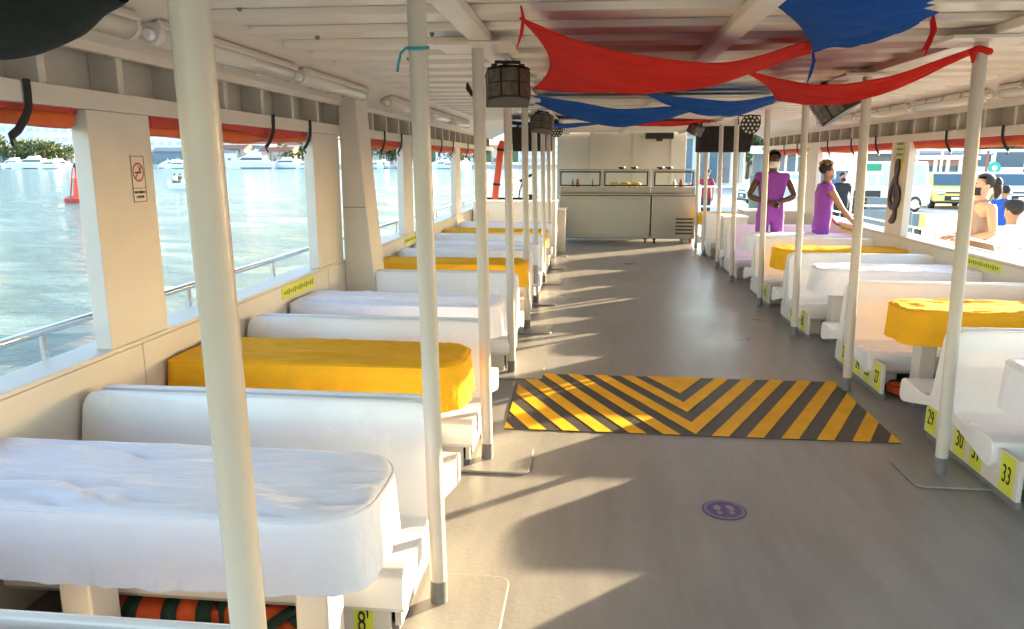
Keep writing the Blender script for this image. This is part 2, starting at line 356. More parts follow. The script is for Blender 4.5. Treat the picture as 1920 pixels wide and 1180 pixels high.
# ceiling: sheet, transverse ribs, longitudinal beams
ce = MB(); ce.box(mx(-1, 3.12), mx(1, 3.12), -2.6, 17.6, 2.372, 2.46)
ceil = tag(ce.build('ceiling', M['ceil']), None, None, kind='structure')
rb = MB(); rb.prism([(-.115, 2.3715), (-.095, 2.337), (.095, 2.337), (.115, 2.3715)], 'x', mx(-1, 2.45), mx(1, 2.45))
r0 = rb.build('rib', M['ceil'], ceil, bevel=.006); r0.location = (0, 3.52, 0)
ys = [3.52 + .43 * i for i in range(1, 33)] + [.2, -.8, -1.8]
for y in ys:
    r = r0.copy(); COL.objects.link(r); r.location = (0, y, 0)
bmx = {-.575: 0, .66: 0, 1.945: 0}
for x in bmx:
    lb = MB(); lb.box(x - .055, x + .055, -2.4, 17.4, 2.292, 2.3365); lb.build('beam', M['ceil'], ceil, bevel=.006)
cv = MB(); cv.box(mx(-1, 2.4), mx(1, 2.4), 2.3, 3.18, 2.331, 2.3355); cv.build('ceiling_panel', M['ceil'], ceil)
for q_ in ((450, 31), (595, 70), (810, 64), (766, 110), (918, 115), (1085, 68), (1300, 66), (1892, 55), (1665, 128)):
    p_ = atZ(q_[0], q_[1], 2.331); b = MB(); b.lathe([(.013, 0), (.011, -.012), (.004, -.02)][::-1], 10); o = b.build('hook', M['grey'], ceil, smooth=True); o.location = (p_.x, p_.y, 2.336 if abs(((p_.y - 3.52 + .215) % .43) - .215) < .09 else 2.371)

# ------------------------------------------------------------------ side walls
PIL = {-1: [(-1.9, -1.45), (.1, .5), (3.07, 3.53), (5.70, 6.30), (8.52, 8.95), (11.85, 12.30), (14.3, 14.9)],
       1: [(-1.9, -1.45), (.3, .75), (2.95, 3.40), (5.15, 5.80), (8.95, 9.45), (12.42, 12.95), (15.2, 15.8)]}
YE = 16.4
def side(s, label):
    t = thing('side_wall', label, 'wall', (CX, 0, 0))
    def bx(name, d0, d1, y0, y1, z0, z1, m='paint', bev=.004):
        b = MB(); a, c = sorted((s * d0, s * d1)); b.box(a, c, y0, y1, z0, z1); return b.build(name, M[m], t, bevel=bev)
    seams = [-2.5, .62, 3.30, 5.9, 9.0, 12.2, YE]
    for i in range(len(seams) - 1):
        bx('wall_panel', HW, HW + .05, seams[i] + .003, seams[i + 1] - .003, .004, .838)
    bx('outer_skin', HW + .06, HW + .17, -2.5, YE, .0, .838, 'white')
    bx('sill', HW - .006, HW + .19, -2.5, YE, .84, .864, 'paint', .008)
    for (a, b_) in PIL[s]:
        bx('pillar', HW, HW + .078, a, b_, .8645, 1.917)
    bx('lintel', HW - .012, HW + .03, -2.5, YE, 1.918, 2.0)
    bx('recess_back', HW + .15, HW + .17, -2.5, YE, 1.92, 2.372)
    bx('recess_shelf', HW + .031, HW + .149, -2.5, YE, 1.985, 1.999)
    st = MB(); a, c = sorted((s * (HW + .012), s * (HW + .149))); st.box(a, c, -.022, .022, 2.0005, 2.20); st0 = st.build('stud', M['paint'], t, bevel=.003)
    y = -2.2; st0.location = (0, y, 0)
    while y < YE - .6:
        y += .505; k = st0.copy(); COL.objects.link(k); k.location = (0, y, 0)
    # sloping cove that carries the tube lights
    for (a, b_) in ((-2.5, 1.4), (1.403, 4.9), (4.903, 8.4), (8.403, 12.4), (12.403, YE)):
        cb = MB(); cb.prism([(s * (HW - .02), 2.158), (s * (HW + .02), 2.158), (s * (HW + .02), 2.185), (s * (HW - .37), 2.371), (s * (HW - .405), 2.371), (s * (HW - .405), 2.355), (s * (HW - .03), 2.195)], 'y', a, b_)
        cb.build('cove', M['paint'], t, bevel=.003)
    return t
wl_ = side(-1, 'long cream side wall with open windows over the water'); wr_ = side(1, 'long cream side wall with open windows over the quay')
# tall grey pier against the left wall
pr_ = thing('pier', 'tall boxed pier rising from the left wall beside the third bench', 'pillar', (mx(-1, HW), 6.32, 0))
b = MB(); b.prism([(.002, 0), (.30, 0), (.255, .8), (.20, 1.5), (.16, 2.1), (.15, 2.331), (.002, 2.331)], 'y', 0, .34); b.build('casing', M['paint'], pr_, bevel=.008)
b = MB(); b.box(.01, .21, -.006, -.001, 1.31, 1.316); b.build('joint', M['grey'], pr_)

# outside guard rails
def rail(s, label, y0, y1, z=.965, d=HW + .26):
    t = thing('guard_rail', label, 'railing', (mx(s, d), 0, 0))
    b = MB(); b.tube([(0, y0, z), (0, y1, z)], .019, 10); b.build('top_rail', M['chrome'], t, smooth=True)
    b = MB(); b.cyl((0, 0, .80), (0, 0, z - .01), .017, n=10); p0 = b.build('post', M['chrome'], t, smooth=True)
    y = y0 + .1; p0.location = (0, y, 0)
    while y < y1 - 1.2:
        y += 1.22; k = p0.copy(); COL.objects.link(k); k.location = (0, y, 0)
    b = MB(); b.box(-.05, .02, y0, y1, .79, .80); b.build('foot_strip', M['white'], t)
rail(-1, 'stainless guard rail outside the left windows above the water', -2, 16)
def rrail():
    t = thing('guard_rail', 'thin double guard rail outside the right windows facing the quay', 'railing', (mx(1, HW + .27), 0, 0))
    for z in (.94,):
        b = MB(); b.tube([(0, -1, z), (0, 16, z)], .012, 8); b.build('top_rail', M['chrome'], t, smooth=True)
    b = MB(); b.tube([(0, -1, .86), (0, 16, .86)], .008, 8); b.build('lower_wire', M['chrome'], t, smooth=True)
    b = MB(); b.cyl((0, 0, .80), (0, 0, .94), .011, n=8); p0 = b.build('post', M['chrome'], t); p0.location = (0, 0, 0)
    for i in range(1, 11): k = p0.copy(); COL.objects.link(k); k.location = (0, i * 1.45, 0)
    b = MB(); b.box(-.1, .02, -1, 16, .79, .80); b.build('foot_strip', M['white'], t)
rrail()

# ------------------------------------------------------------------ poles
def pole(x, y, label, r=.0325, base=True, ztop=2.2915, plate=True, lean=(0, 0)):
    t = thing('pole', label, 'pole', (x, y, 0), 0, 'white steel poles along the aisle')
    b = MB(); b.tube([(0, 0, .105), (lean[0], lean[1], ztop - .018)], r, 20); b.build('shaft', M['pole'], t, smooth=True)
    b = MB(); b.cyl((0, 0, .006), (0, 0, .106), r + .0015, n=20); b.build('grey_foot', M['grey'], t, smooth=True)
    if base:
        b = MB(); pts = []
        for cx, cy, a0 in ((.21, .15, 0), (-.15, .15, 90), (-.15, -.15, 180), (.21, -.15, 270)):
            for k in range(5): a = R(a0 + 22.5 * k); pts.append((cx + .05 * math.cos(a), cy + .05 * math.sin(a)))
        b.prism(pts, 'z', .001, .014); b.build('base_pad', M['deck'], t, bevel=.006)
    if plate:
        b = MB(); b.box(-.2 + lean[0], .2 + lean[0], -.16 + lean[1], .16 + lean[1], ztop - .018, ztop - .001); b.build('top_plate', M['ceil'], t, bevel=.003)
    return t
LP = [(-.612, 1.20, 'nearest white steel pole, widest in view, in front of the first table'),
      (-.56, 2.60, 'white pole with a teal cord tied round it near the top'),
      (-.57, 4.05, 'white pole beside the yellow table with a black lamp near its top'),
      (-.62, 5.88, 'white pole beside the flat bench back next to the pier, left row'),
      (-.63, 7.50, 'white pole at the end of the second yellow table, left row'),
      (-.65, 9.0, 'white pole at the end of the far white table, left row'),
      (-.65, 10.55, 'white pole at the end of the farthest yellow table, left row'),
      (-.66, 12.1, 'white pole in front of the left dark speaker'),
      (-.66, 13.7, 'white pole nearest the counter, left row')]
for i, (x, y, l) in enumerate(LP): pole(x, y, l, lean=(-.035, 0))
RP = [(1.95, 4.10, 'white pole on the right with red ribbon tied round its top'),
      (1.95, 5.66, 'white pole at the right corner of the striped ramp marking'),
      (2.02, 7.45, 'white pole carrying the tilted black lamp, right row'),
      (2.03, 9.05, 'white pole in front of the crew member in purple, right row'),
      (2.02, 10.85, 'white pole left of the crew member with clasped hands'),
      (2.06, 12.35, 'white pole in front of the right dark speaker'),
      (2.08, 14.0, 'white pole at the left edge of the right dark speaker'),
      (2.1, 15.2, 'white pole at the right end of the steel counter')]
for x, y, l in RP: pole(x, y, l, base=(y < 5), lean=(-.05, 0))
# teal cord
t = thing('cord', 'teal cord knotted round the second pole', 'cord', (-.592, 2.60, 2.075))
b = MB(); b.tube([(.0345 * math.cos(a), .0345 * math.sin(a), .006 * math.sin(a)) for a in [2 * PI * k / 18 for k in range(19)]], .006, 6); b.build('loop', M['cyan'], t, smooth=True)
b = MB(); b.tube([(-.03, -.028, 0), (-.05, -.035, -.02), (-.06, -.035, -.055), (-.065, -.03, -.08)], .005, 6); b.build('tail', M['cyan'], t, smooth=True)

# ------------------------------------------------------------------ benches
BL = 1.50
PROF = [(.026, .750), (.042, .756), (.056, .749), (.066, .72), (.105, .50), (.138, .345), (.158, .305), (.195, .289), (.30, .284), (.44, .297), (.535, .302), (.575, .284), (.590, .245), (.588, .175), (.565, .147), (.52, .145), (.42, .17), (.16, .235), (.026, .24)]
def shell_mb(sgn):
    b = MB(); n = len(PROF); Rr = .075
    xs = [0, .006, .02, .045, .08, .2, .7, 1.3, BL - .08, BL - .045, BL - .02, BL - .006, BL]
    vs = []
    for x in xs:
        d = min(x, BL - x)
        zt = .757 - (Rr - math.sqrt(max(0, Rr * Rr - (Rr - d) ** 2)) if d < Rr else 0)
        for (y, z) in PROF:
            vs.append((-x, sgn * y, min(z, zt - (.757 - z) * .3) if z > .6 else z))
    fs = [tuple(range(n)), tuple(range((len(xs) - 1) * n + n - 1, (len(xs) - 1) * n - 1, -1))]
    for i in range(len(xs) - 1):
        for k in range(n): fs.append((i * n + k, i * n + (k + 1) % n, (i + 1) * n + (k + 1) % n, (i + 1) * n + k))
    b.add(vs, fs); return b
def make_bench(label, loc, rotz, fs=-1):
    t = thing('bench', label, 'bench', loc, rotz, 'back to back white benches along the boat')
    for sg in (1, -1):
        shell_mb(sg).build('seat_shell', M['shell'], t, smooth=35, bevel=.004)
    b = MB(); b.box(-BL + .05, -.03, -.0245, .0245, .30, .70); b.build('core', M['paint'], t)
    pp = ([(-.25, .05), (.79, .05), (.79, .265), (.60, .262), (.585, .165)] if fs > 0 else [(-.25, .05), (.50, .05), (.50, .15)]) + [ (.42, .165), (.16, .232), (-.16, .232), (-.25, .20)]
    b = MB(); b.prism([(fs * y, z) for y, z in pp], 'x', -.055, -.030); b.build('end_panel', M['paint'], t, bevel=.003)
    ya, yb = sorted((fs * -.24, fs * (.77 if fs > 0 else .48))); b = MB(); b.box(-.072, -.045, ya, yb, .001, .0495); b.build('kick', M['grey'], t)
    for sg in (fs,):
        y0, y1 = sorted((sg * .50, sg * .52)); b = MB(); b.box(-.24, -.066, y0, y1, .001, .142); b.build('front_stub', M['paint'], t, bevel=.002)
    b = MB(); b.box(-BL + .02, -.066, -.02, .02, .001, .235); b.build('divider', M['paint'], t)
    return t
BLAB = {('L', 0): 'white bench nearest the camera at bottom left, seat edge only showing', ('L', 1): 'white bench behind the nearest white table',
        ('L', 2): 'white bench behind the nearest yellow table on the left', ('L', 3): 'white bench with flat back standing against the tall pier',
        ('L', 4): 'white bench behind the second yellow table on the left', ('L', 5): 'white bench between the far white and far yellow tables on the left', ('L', 6): 'farthest white bench on the left in front of the white cabinet',
        ('R', 0): 'white bench at the right edge carrying seat stickers 30, 31 and 33', ('R', 1): 'white bench on the right carrying seat stickers 24 and 27',
        ('R', 2): 'white bench behind the white covered table on the right', ('R', 3): 'white bench behind the second yellow table on the right', ('R', 4): 'white bench in front of the two crew members in purple',
        ('R', 5): 'white bench by the small yellow table near the counter'}
LB = [1.28, 2.87, 4.42, 6.44, 8.1, 9.9, 11.9]
RB = [4.45, 6.22, 8.12, 9.75, 11.8, 14.3]
benchL0 = make_bench(BLAB[('L', 0)], (-.62, LB[0], 0), 0)
XR = 2.08
def stickers(bench, nums, flip):
    # number plates stuck on the aisle end of the bench base
    for (y, num, z) in nums:
        b = MB(); b.box(-.0298, -.0282, y - .064, y + .064, .056, .256); sk = b.build('seat_number', M['lime'], bench)
        text_obj('number', str(num), .135, M['ink'], sk, (-.0275, y, .150), (R(90), 0, R(90)), .62)
for i, y in enumerate(LB[1:], 1):
    dup(benchL0, (-.62, y, 0), BLAB[('L', i)])
rbs = []
for i, y in enumerate(RB):
    rbs.append(dup(rbs[0], (XR, y, 0), BLAB[('R', i)], PI) if rbs else make_bench(BLAB[('R', 0)], (XR, y, 0), PI, 1))
# local y is reversed on the right (turned half round): +local y points to the camera
stickers(rbs[0], [(.69, 33, 0), (.385, 31, 0), (.20, 30, 0), (-.17, 29, 0)], 1)
stickers(rbs[1], [(.70, 27, 0), (.50, 26, 0), (.30, 24, 0), (-.02, 23, 0)], 1)
stickers(rbs[2], [(.62, 21, 0), (.38, 20, 0), (.2, 18, 0)], 1)
stickers(rbs[3], [(.62, 15, 0), (.3, 14, 0)], 1)
for o in COL.objects:
    if o.name == 'bench.001': lb1 = o
b = MB(); b.box(-.20, -.13, -.5235, -.5215, .005, .14); sk = b.build('seat_number', M['lime'], lb1)
text_obj('number', "8'", .12, M['ink'], sk, (-.165, -.5245, .07), (R(90), 0, 0), .55)

# ------------------------------------------------------------------ tables with fitted covers
def outline(x0, x1, y0, y1, r, ch):
    # aisle end at x1 is rounded, wall end at x0 slightly clipped
    pts = []
    def seg(a, b, n):
        for k in range(n): pts.append((a[0] + (b[0] - a[0]) * k / n, a[1] + (b[1] - a[1]) * k / n))
    seg((x0 + ch, y0), (x1 - r, y0), 60)
    for k in range(10): a = -PI / 2 + PI / 2 * k / 10; pts.append((x1 - r + r * math.cos(a), y0 + r + r * math.sin(a)))
    seg((x1, y0 + r), (x1, y1 - r), 6)
    for k in range(10): a = PI / 2 * k / 10; pts.append((x1 - r + r * math.cos(a), y1 - r + r * math.sin(a)))
    seg((x1 - r, y1), (x0 + ch, y1), 60)
    seg((x0 + ch, y1), (x0, y1 - ch), 3); seg((x0, y1 - ch), (x0, y0 + ch), 6); seg((x0, y0 + ch), (x0 + ch, y0), 3)
    return pts
def cloth(name, L, D, m, seed, zt, drop, label, cat, loc, rotz, group):
    pts = outline(-L, 0, -D / 2, D / 2, .17, .02); n = len(pts)
    rings = []
    def ring(sc, z, off, amp):
        out = []
        for i, (x, y) in enumerate(pts):
            sx = min(max(x, -L + D * .5), -D * .5)
            px, py = sx + (x - sx) * sc, y * sc
            dx, dy = x - sx, y; l = math.hypot(dx, dy) or 1
            w = noise.noise(Vector((px * 9 + seed * 7, py * 9, seed))) * amp * 1.9 + noise.noise(Vector((px * 26 + seed * 7, py * 26, seed + 3))) * amp * .9
            q1 = noise.noise(Vector((px * 2.2 + seed, py * 2, seed + 9))) * 1.6
            zz = (noise.noise(Vector((px * 3.0, py * 13 + q1 * 1.5 + seed * 3, seed))) * .012 + (1 - abs(noise.noise(Vector((px * 4.5 + q1, py * 24 + q1 * 2, seed + 5)))) * 3) * .006) * (1.0 if sc < .95 else .4) if z == zt else 0
            out.append((px + dx / l * (off + w), py + dy / l * (off + w), z + zz * min(1, sc * 3)))
        rings.append(out)
    for sc in (.02, .12, .22, .32, .42, .52, .62, .71, .79, .86, .92, .965): ring(sc, zt, 0, 0)
    ring(1, zt - .004, .002, .001); ring(1, zt - .014, .010, .001)
    for k in range(1, 8): t_ = k / 7; ring(1, zt - .014 - (drop - .014) * t_, .011 + .012 * t_, .002 + .013 * t_)
    vs = [p for r in rings for p in r]
    fs = [tuple(range(n))]
    for i in range(len(rings) - 1):
        for k in range(n): fs.append((i * n + k, i * n + (k + 1) % n, (i + 1) * n + (k + 1) % n, (i + 1) * n + k))
    b = MB(); b.add(vs, fs); o = b.build(name, m, None, smooth=60); o.location = loc; o.rotation_euler = (0, 0, rotz)
    # piped seam round the top edge
    sm = MB(); e = rings[13]
    sm.tube([(p[0], p[1], p[2] + .002) for p in e + e[:1]], .0042, 5); sm.build('seam', m, o, smooth=True)
    return tag(o, label, cat, group)
def make_table(loc, rotz, L, D, label):
    t = thing('table', label, 'table', loc, rotz, 'covered tables between the benches')
    b = MB(); b.prism(outline(-L, 0, -D / 2, D / 2, .165, .02), 'z', .675, .708); b.build('tabletop', M['shell'], t)
    for x in (-.22, -1.02):
        b = MB(); b.box(x - .055, x + .055, -.07, .07, .10, .6745); b.build('leg', M['paint'], t, bevel=.008)
        b = MB(); b.box(x - .057, x + .057, -.072, .072, .001, .0995); b.build('leg_foot', M['grey'], t, bevel=.004)
    return t
TL = [(2.11, .50, 'w', 'nearest table on the left, under the wrinkled white cover'), (3.70, .50, 'y', 'table on the left under the nearest yellow cover'), (5.26, .50, 'w', 'table on the left under the second white cover, before the pier'),
      (7.40, .48, 'y', 'table on the left under the second yellow cover'), (9.0, .48, 'w', 'table on the left under the far white cover'), (10.85, .48, 'y', 'table on the left under the farthest yellow cover')]
TR = [(3.71, .50, 'w', 'table at the right edge under a white cover'), (5.36, .50, 'y', 'table on the right under the nearest yellow cover'), (7.32, .50, 'w', 'table on the right under the bright white cover'),
      (8.93, .48, 'y', 'table on the right under the second yellow cover'), (10.62, .48, 'w', 'table on the right under the far white cover'), (15.1, .45, 'y', 'far table on the right under a small yellow cover by the counter')]
t0 = None
def col_cover(c, l, far):
    return ('yellow' if c == 'y' else 'white') + ' fitted cloth cover on the ' + l.split(' under')[0].replace('under', '')
CL = ['wrinkled white cloth cover on the table nearest the camera', 'yellow cloth cover on the nearest left table behind the front bench', 'white cloth cover on the left table just before the pier',
      'yellow cloth cover on the left table just beyond the pier', 'white cloth cover on the far left table, its end glowing in sun', 'farthest yellow cloth cover on the left, before the white cabinet',
      'white cloth cover cut off by the right picture edge', 'yellow cloth cover on the right above the sticker 27', 'bright white cloth cover on the right between two yellow ones',
      'yellow cloth cover on the right, farther of the two large ones', 'white cloth cover on the right before the crew in purple', 'small yellow cloth cover by the right end of the counter']
k = 0
for side_, lst in (('L', TL), ('R', TR)):
    for (y, D, c, l) in lst:
        x, rz = (-.628, 0) if side_ == 'L' else (XR + (.05 if y > 4 else .0), PI)
        L = 1.47 if side_ == 'L' else 1.40
        if t0 is None: t0 = make_table((x, y, 0), rz, L, .49, l)
        else: dup(t0, (x, y, 0), l, rz)
        cloth('tablecloth', L + .012, D, M['whitecloth' if c == 'w' else 'yellowcloth'], k + 1, .722, .235, CL[k], 'tablecloth', (x, y, 0), rz, 'white table covers' if c == 'w' else 'yellow table covers')
        k += 1

# ------------------------------------------------------------------ life jackets under the benches
def jacket(loc, rz, label, s=1.0):
    t = thing('life_jacket', label, 'life jacket', loc, rz, 'orange life jackets stowed under the benches')
    b = MB(); L_ = .24 * s; W_ = .12 * s; H_ = .088 * s
    b.grid(lambda u, v: (L_ * (2 * u - 1) * (1 - .10 * abs(math.sin(2 * PI * v)) ** 3), W_ * math.copysign(abs(math.cos(2 * PI * v)) ** .55, math.cos(2 * PI * v)) * (1 - .25 * abs(2 * u - 1) ** 6), H_ * .5 + H_ * .5 * math.copysign(abs(math.sin(2 * PI * v)) ** .55, math.sin(2 * PI * v)) * (1 - .4 * abs(2 * u - 1) ** 6) * (1 + .12 * math.sin(u * 19))), 18, 20)
    b.add([(e * L_ * .99, y, z) for e in (-1,) for y, z in ((-W_ * .6, H_ * .2), (W_ * .6, H_ * .2), (W_ * .6, H_ * .8), (-W_ * .6, H_ * .8))], [(0, 1, 2, 3)])
    b.add([(L_ * .99, y, z) for y, z in ((-W_ * .6, H_ * .2), (W_ * .6, H_ * .2), (W_ * .6, H_ * .8), (-W_ * .6, H_ * .8))], [(0, 1, 2, 3)])
    b.build('foam_body', M['jacket'], t, smooth=50)
    for x in (-.145, -.04, .07, .165):
        b = MB(); x *= s
        pts = [(W_ * 1.03 * math.copysign(abs(math.cos(a)) ** .55, math.cos(a)), H_ * .5 + H_ * .56 * math.copysign(abs(math.sin(a)) ** .55, math.sin(a))) for a in [2 * PI * k / 24 for k in range(24)]]
        w_ = .021 * s; n_ = 24; b.add([(x - w_, y, z) for y, z in pts] + [(x + w_, y, z) for y, z in pts], [(k, (k + 1) % n_, n_ + (k + 1) % n_, n_ + k) for k in range(n_)]); b.build('strap', M['jgreen'], t, smooth=50, solid=.004)
    return t
jacket((-1.60, 2.42, .01), .15, 'orange life jacket with dark green straps under the front bench', 1.3); jacket((-1.20, 2.44, .01), -.5, 'orange life jacket lying crooked under the middle of the front bench', 1.3)
jacket((-.96, 2.46, .01), .9, 'orange life jacket behind the leg of the nearest table', 1.2)
jacket((-.86, 2.55, .01), .3, 'orange life jacket by the seat sticker at the left', .8)
jacket((2.52, 3.95, .01), .8, 'red orange life jacket under the right bench by sticker 33'); jacket((2.46, 5.62, .01), .4, 'red orange life jacket beside the end panel with sticker 27')
# ------------------------------------------------------------------ floor markings
def hazard():
    x0, x1, y0, y1 = -.53, 1.925, 4.56, 5.86
    t = thing('ramp_marking', 'yellow and black chevron marking painted across the aisle floor', 'floor marking', (0, 0, 0))
    b = MB(); b.prism([(x0, y0), (x1, y0), (x1 + .0, y1 - .16), (x1 - .04, y1), (x0 - .04, y1)], 'z', .001, .006); b.build('black_ground', M['hazdark'], t)
    cx = .69; per = .425; h = .212; sl = 2.0
    def band(yv, sgn, h=.212):
        poly = [(cx, yv), (cx + sgn * 4, yv + 4 * sl), (cx + sgn * 4, yv + 4 * sl + h), (cx, yv + h)]
        xe = [x0 - .03, x1 - .01]
        for ins, crs in ((lambda p: p[0] >= x0, lambda p, q: (x0, p[1] + (q[1] - p[1]) * (x0 - p[0]) / (q[0] - p[0]))),
                         (lambda p: p[0] <= x1, lambda p, q: (x1, p[1] + (q[1] - p[1]) * (x1 - p[0]) / (q[0] - p[0]))),
                         (lambda p: p[1] >= y0, lambda p, q: (p[0] + (q[0] - p[0]) * (y0 - p[1]) / (q[1] - p[1]), y0)),
                         (lambda p: p[1] <= y1, lambda p, q: (p[0] + (q[0] - p[0]) * (y1 - p[1]) / (q[1] - p[1]), y1))):
            if poly: poly = clip(poly, ins, crs)
        if len(poly) > 2:
            b = MB(); b.prism(poly, 'z', .007, .010); b.build('stripe', M['hazyel'], t)
    yv = 5.43
    band_top = yv
    for i in range(0, 13):
        for sgn in (-1, 1): band(yv - i * per, sgn, .9 if i == 0 else h)
hazard()
def foot_sticker():
    p = atZ(1358, 957, 0); t = thing('floor_sticker', 'round purple floor sticker with two pale footprints in the aisle', 'sticker', (p.x, p.y, .001), .06)
    b = MB(); b.lathe([(.108, 0), (.108, .002)], 32); b.build('disc', M['purplefloor'], t)
    m = mat('sticker_grey', (.27, .255, .25), .5, var=.1)
    b = MB(); pts = [(math.cos(2 * PI * k / 32), math.sin(2 * PI * k / 32)) for k in range(33)]
    b.add([(.100 * x, .100 * y, .0032) for x, y in pts] + [(.086 * x, .086 * y, .0032) for x, y in pts], [(i, i + 1, 34 + i, 33 + i) for i in range(32)]); b.build('ring', m, t)
    for sx in (-1, 1):
        b = MB()
        b.add([(sx * .032 + .019 * math.cos(a) - sx * .004 * math.sin(a), .018 + .030 * math.sin(a), .0034) for a in [2 * PI * k / 14 for k in range(14)]], [tuple(range(14))])
        b.add([(sx * .030 + .014 * math.cos(a), -.035 + .017 * math.sin(a), .0034) for a in [2 * PI * k / 12 for k in range(12)]], [tuple(range(12))]); b.build('footprint', m, t)
    for k in range(30):
        a = 2 * PI * k / 30
        b = MB(); b.M = Matrix.Rotation(a, 4, 'Z'); b.add([(.089, -.004, .0036), (.098, -.004, .0036), (.098, .003, .0036), (.089, .003, .0036)], [(0, 1, 2, 3)]); 
        if k == 0: mk0 = b.build('rim_mark', M['purplefloor'], t)
        else:
            c = mk0.copy(); COL.objects.link(c); c.rotation_euler = (0, 0, a)
foot_sticker()
p = atZ(1180, 495, 0); t = thing('floor_sticker', 'small worn floor sticker far down the aisle', 'sticker', (p.x, p.y, .001))
b = MB(); b.lathe([(.11, 0), (.11, .002)], 24); b.build('disc', mat('sticker_faded', (.16, .15, .17), .5, var=.2), t)
for y0, x0 in ((9.0, 0.1), (12.0, .9)):
    pass
# ------------------------------------------------------------------ curtains with straps
def curtain(s, y0, y1, label, straps, sag, x_in=0.02):
    t = thing('rolled_curtain', label, 'curtain', (mx(s, HW + .075), 0, 0), 0, 'orange roll-up curtains under the window heads')
    b = MB(); nz = random.random() * 9
    def fn(u, v):
        y = y0 + (y1 - y0) * u
        k = sum(math.exp(-((y - sy) / .16) ** 2) for sy in straps)
        r = .043 + .013 * noise.noise(Vector((y * 2.2, nz, 0))) - .008 * min(1, k)
        dz = -sag * math.sin(PI * ((u * 1.0) % 1)) - .015 * noise.noise(Vector((y * 1.3, nz, 4)))
        a = 2 * PI * v
        return (s * math.cos(a) * r * .9, y, 1.880 + dz + math.sin(a) * r * 1.05)
    b.grid(fn, 48, 14); b.build('roll', M['orange'], t, smooth=70)
    b = MB()
    b.grid(lambda u, v: (-s * (.053 - .012 * v), y0 + (y1 - y0) * u, 1.925 - (.045 + .02 * math.sin(u * 9 + nz)) * v - sag * .6 * math.sin(PI * u) * v), 40, 3); b.build('flap', M['redcurtain'], t, smooth=60, solid=.004)
    for sy in straps:
        b = MB(); x = -s * .072
        pts = [(-s * .094, sy, 2.005), (-s * .094, sy, 1.95), (-s * .09, sy + .0, 1.90), (-s * .085, sy - .02, 1.86), (-s * .07, sy - .045, 1.815), (-s * .06, sy - .075, 1.79), (-s * .085, sy - .1, 1.765)]
        b.tube(pts, [.02, .02, .021, .021, .02, .018, .015], 8, flat=.22 if False else .35); b.build('strap', M['strap'], t, smooth=True)
    return t
curtain(-1, .55, 3.05, 'orange rolled curtain at the far left edge over the first window', [2.72, 1.3], .02)
curtain(-1, 3.56, 5.68, 'orange rolled curtain left of the pier behind the nearest pole', [4.95, 5.62], .02)
curtain(-1, 6.95, 8.5, 'orange rolled curtain in the window just past the pier', [7.7, 8.4], .02)
curtain(-1, 8.98, 11.83, 'orange rolled curtain in the fourth left window', [9.6, 10.7, 11.6], .02)
curtain(-1, 12.33, 14.28, 'orange rolled curtain in the farthest left window', [13.0, 13.8], .015)
curtain(1, 6.2, 8.93, 'orange rolled curtain over the woman at the right edge', [7.0, 8.05], .02)
curtain(1, 9.48, 12.40, 'orange rolled curtain between the clef pillar and the far pillar', [9.95, 10.85, 11.9], .02)
curtain(1, 12.98, 15.18, 'orange rolled curtain above the crew member with clasped hands', [13.6, 14.5], .015)

# ------------------------------------------------------------------ tube lights on the coves
def tube_light(s, y0, y1, label):
    t = thing('tube_light', label, 'light fitting', (mx(s, HW - .235), (y0 + y1) / 2, 2.262), 0, 'sealed tube lights along the coves')
    L = (y1 - y0) / 2; ang = s * math.atan2(.186, .39)
    b = MB(); b.M = Matrix.Rotation(s * math.atan2(.186, .39), 4, 'Y'); b.box(-.065, .065, -L, L, -.03, .012); b.build('housing', M['paint'], t, bevel=.012)
    b = MB(); b.M = Matrix.Rotation(ang, 4, 'Y')
    b.grid(lambda u, v: (.050 * math.cos(PI * (1 + v)), -L + .03 + (2 * L - .06) * u, -.0305 + .040 * math.sin(PI * (1 + v))), 2, 12); b.build('diffuser', M['diffuser'], t, smooth=60, solid=.004)
    b = MB(); b.M = Matrix.Rotation(ang, 4, 'Y'); b.tube([(0, -L + .05, -.05), (0, L - .05, -.05)], .013, 8); b.build('tube', M['white'], t, smooth=True)
    for e in (-1, 1):
        b = MB(); b.M = Matrix.Rotation(ang, 4, 'Y'); b.tube([(0, e * (L - .028), -.026), (0, e * (L + .012), -.026)], [.052, .046], 18); b.build('end_cap', M['paint'], t, smooth=True)
        b = MB(); b.M = Matrix.Rotation(ang, 4, 'Y'); b.tube([(0, e * (L + .012), -.035), (0, e * (L + .04), -.035)], [.024, .02], 12); b.build('gland', M['white'], t, smooth=True)
    for y in (-L * .5, 0, L * .5):
        b = MB(); b.M = Matrix.Rotation(ang, 4, 'Y'); b.box(-.075, -.058, y - .012, y + .012, -.045, .0); b.build('clip', M['chrome'], t)
    return t
for i, (a, b_) in enumerate(((.05, 1.5), (1.62, 3.05), (3.2, 4.72), (4.86, 6.25), (7.0, 8.4), (8.55, 9.95), (10.1, 11.5))):
    tube_light(-1, a, b_, ['tube light above the camera side of the left wall', 'tube light at top left, partly behind the dark cloth', 'tube light directly behind the nearest pole', 'tube light just before the tall pier', 'tube light just past the tall pier', 'tube light on the left above the fourth window', 'farthest tube light on the left cove'][i])
for i, (a, b_) in enumerate(((5.1, 6.62), (6.85, 8.25), (8.42, 9.95), (10.1, 11.6))):
    tube_light(1, a, b_, ['tube light at the right picture edge with round end cap', 'tube light right of the ribbon pole', 'tube light above the clef pillar', 'tube light on the right behind the tilted black lamp'][i])

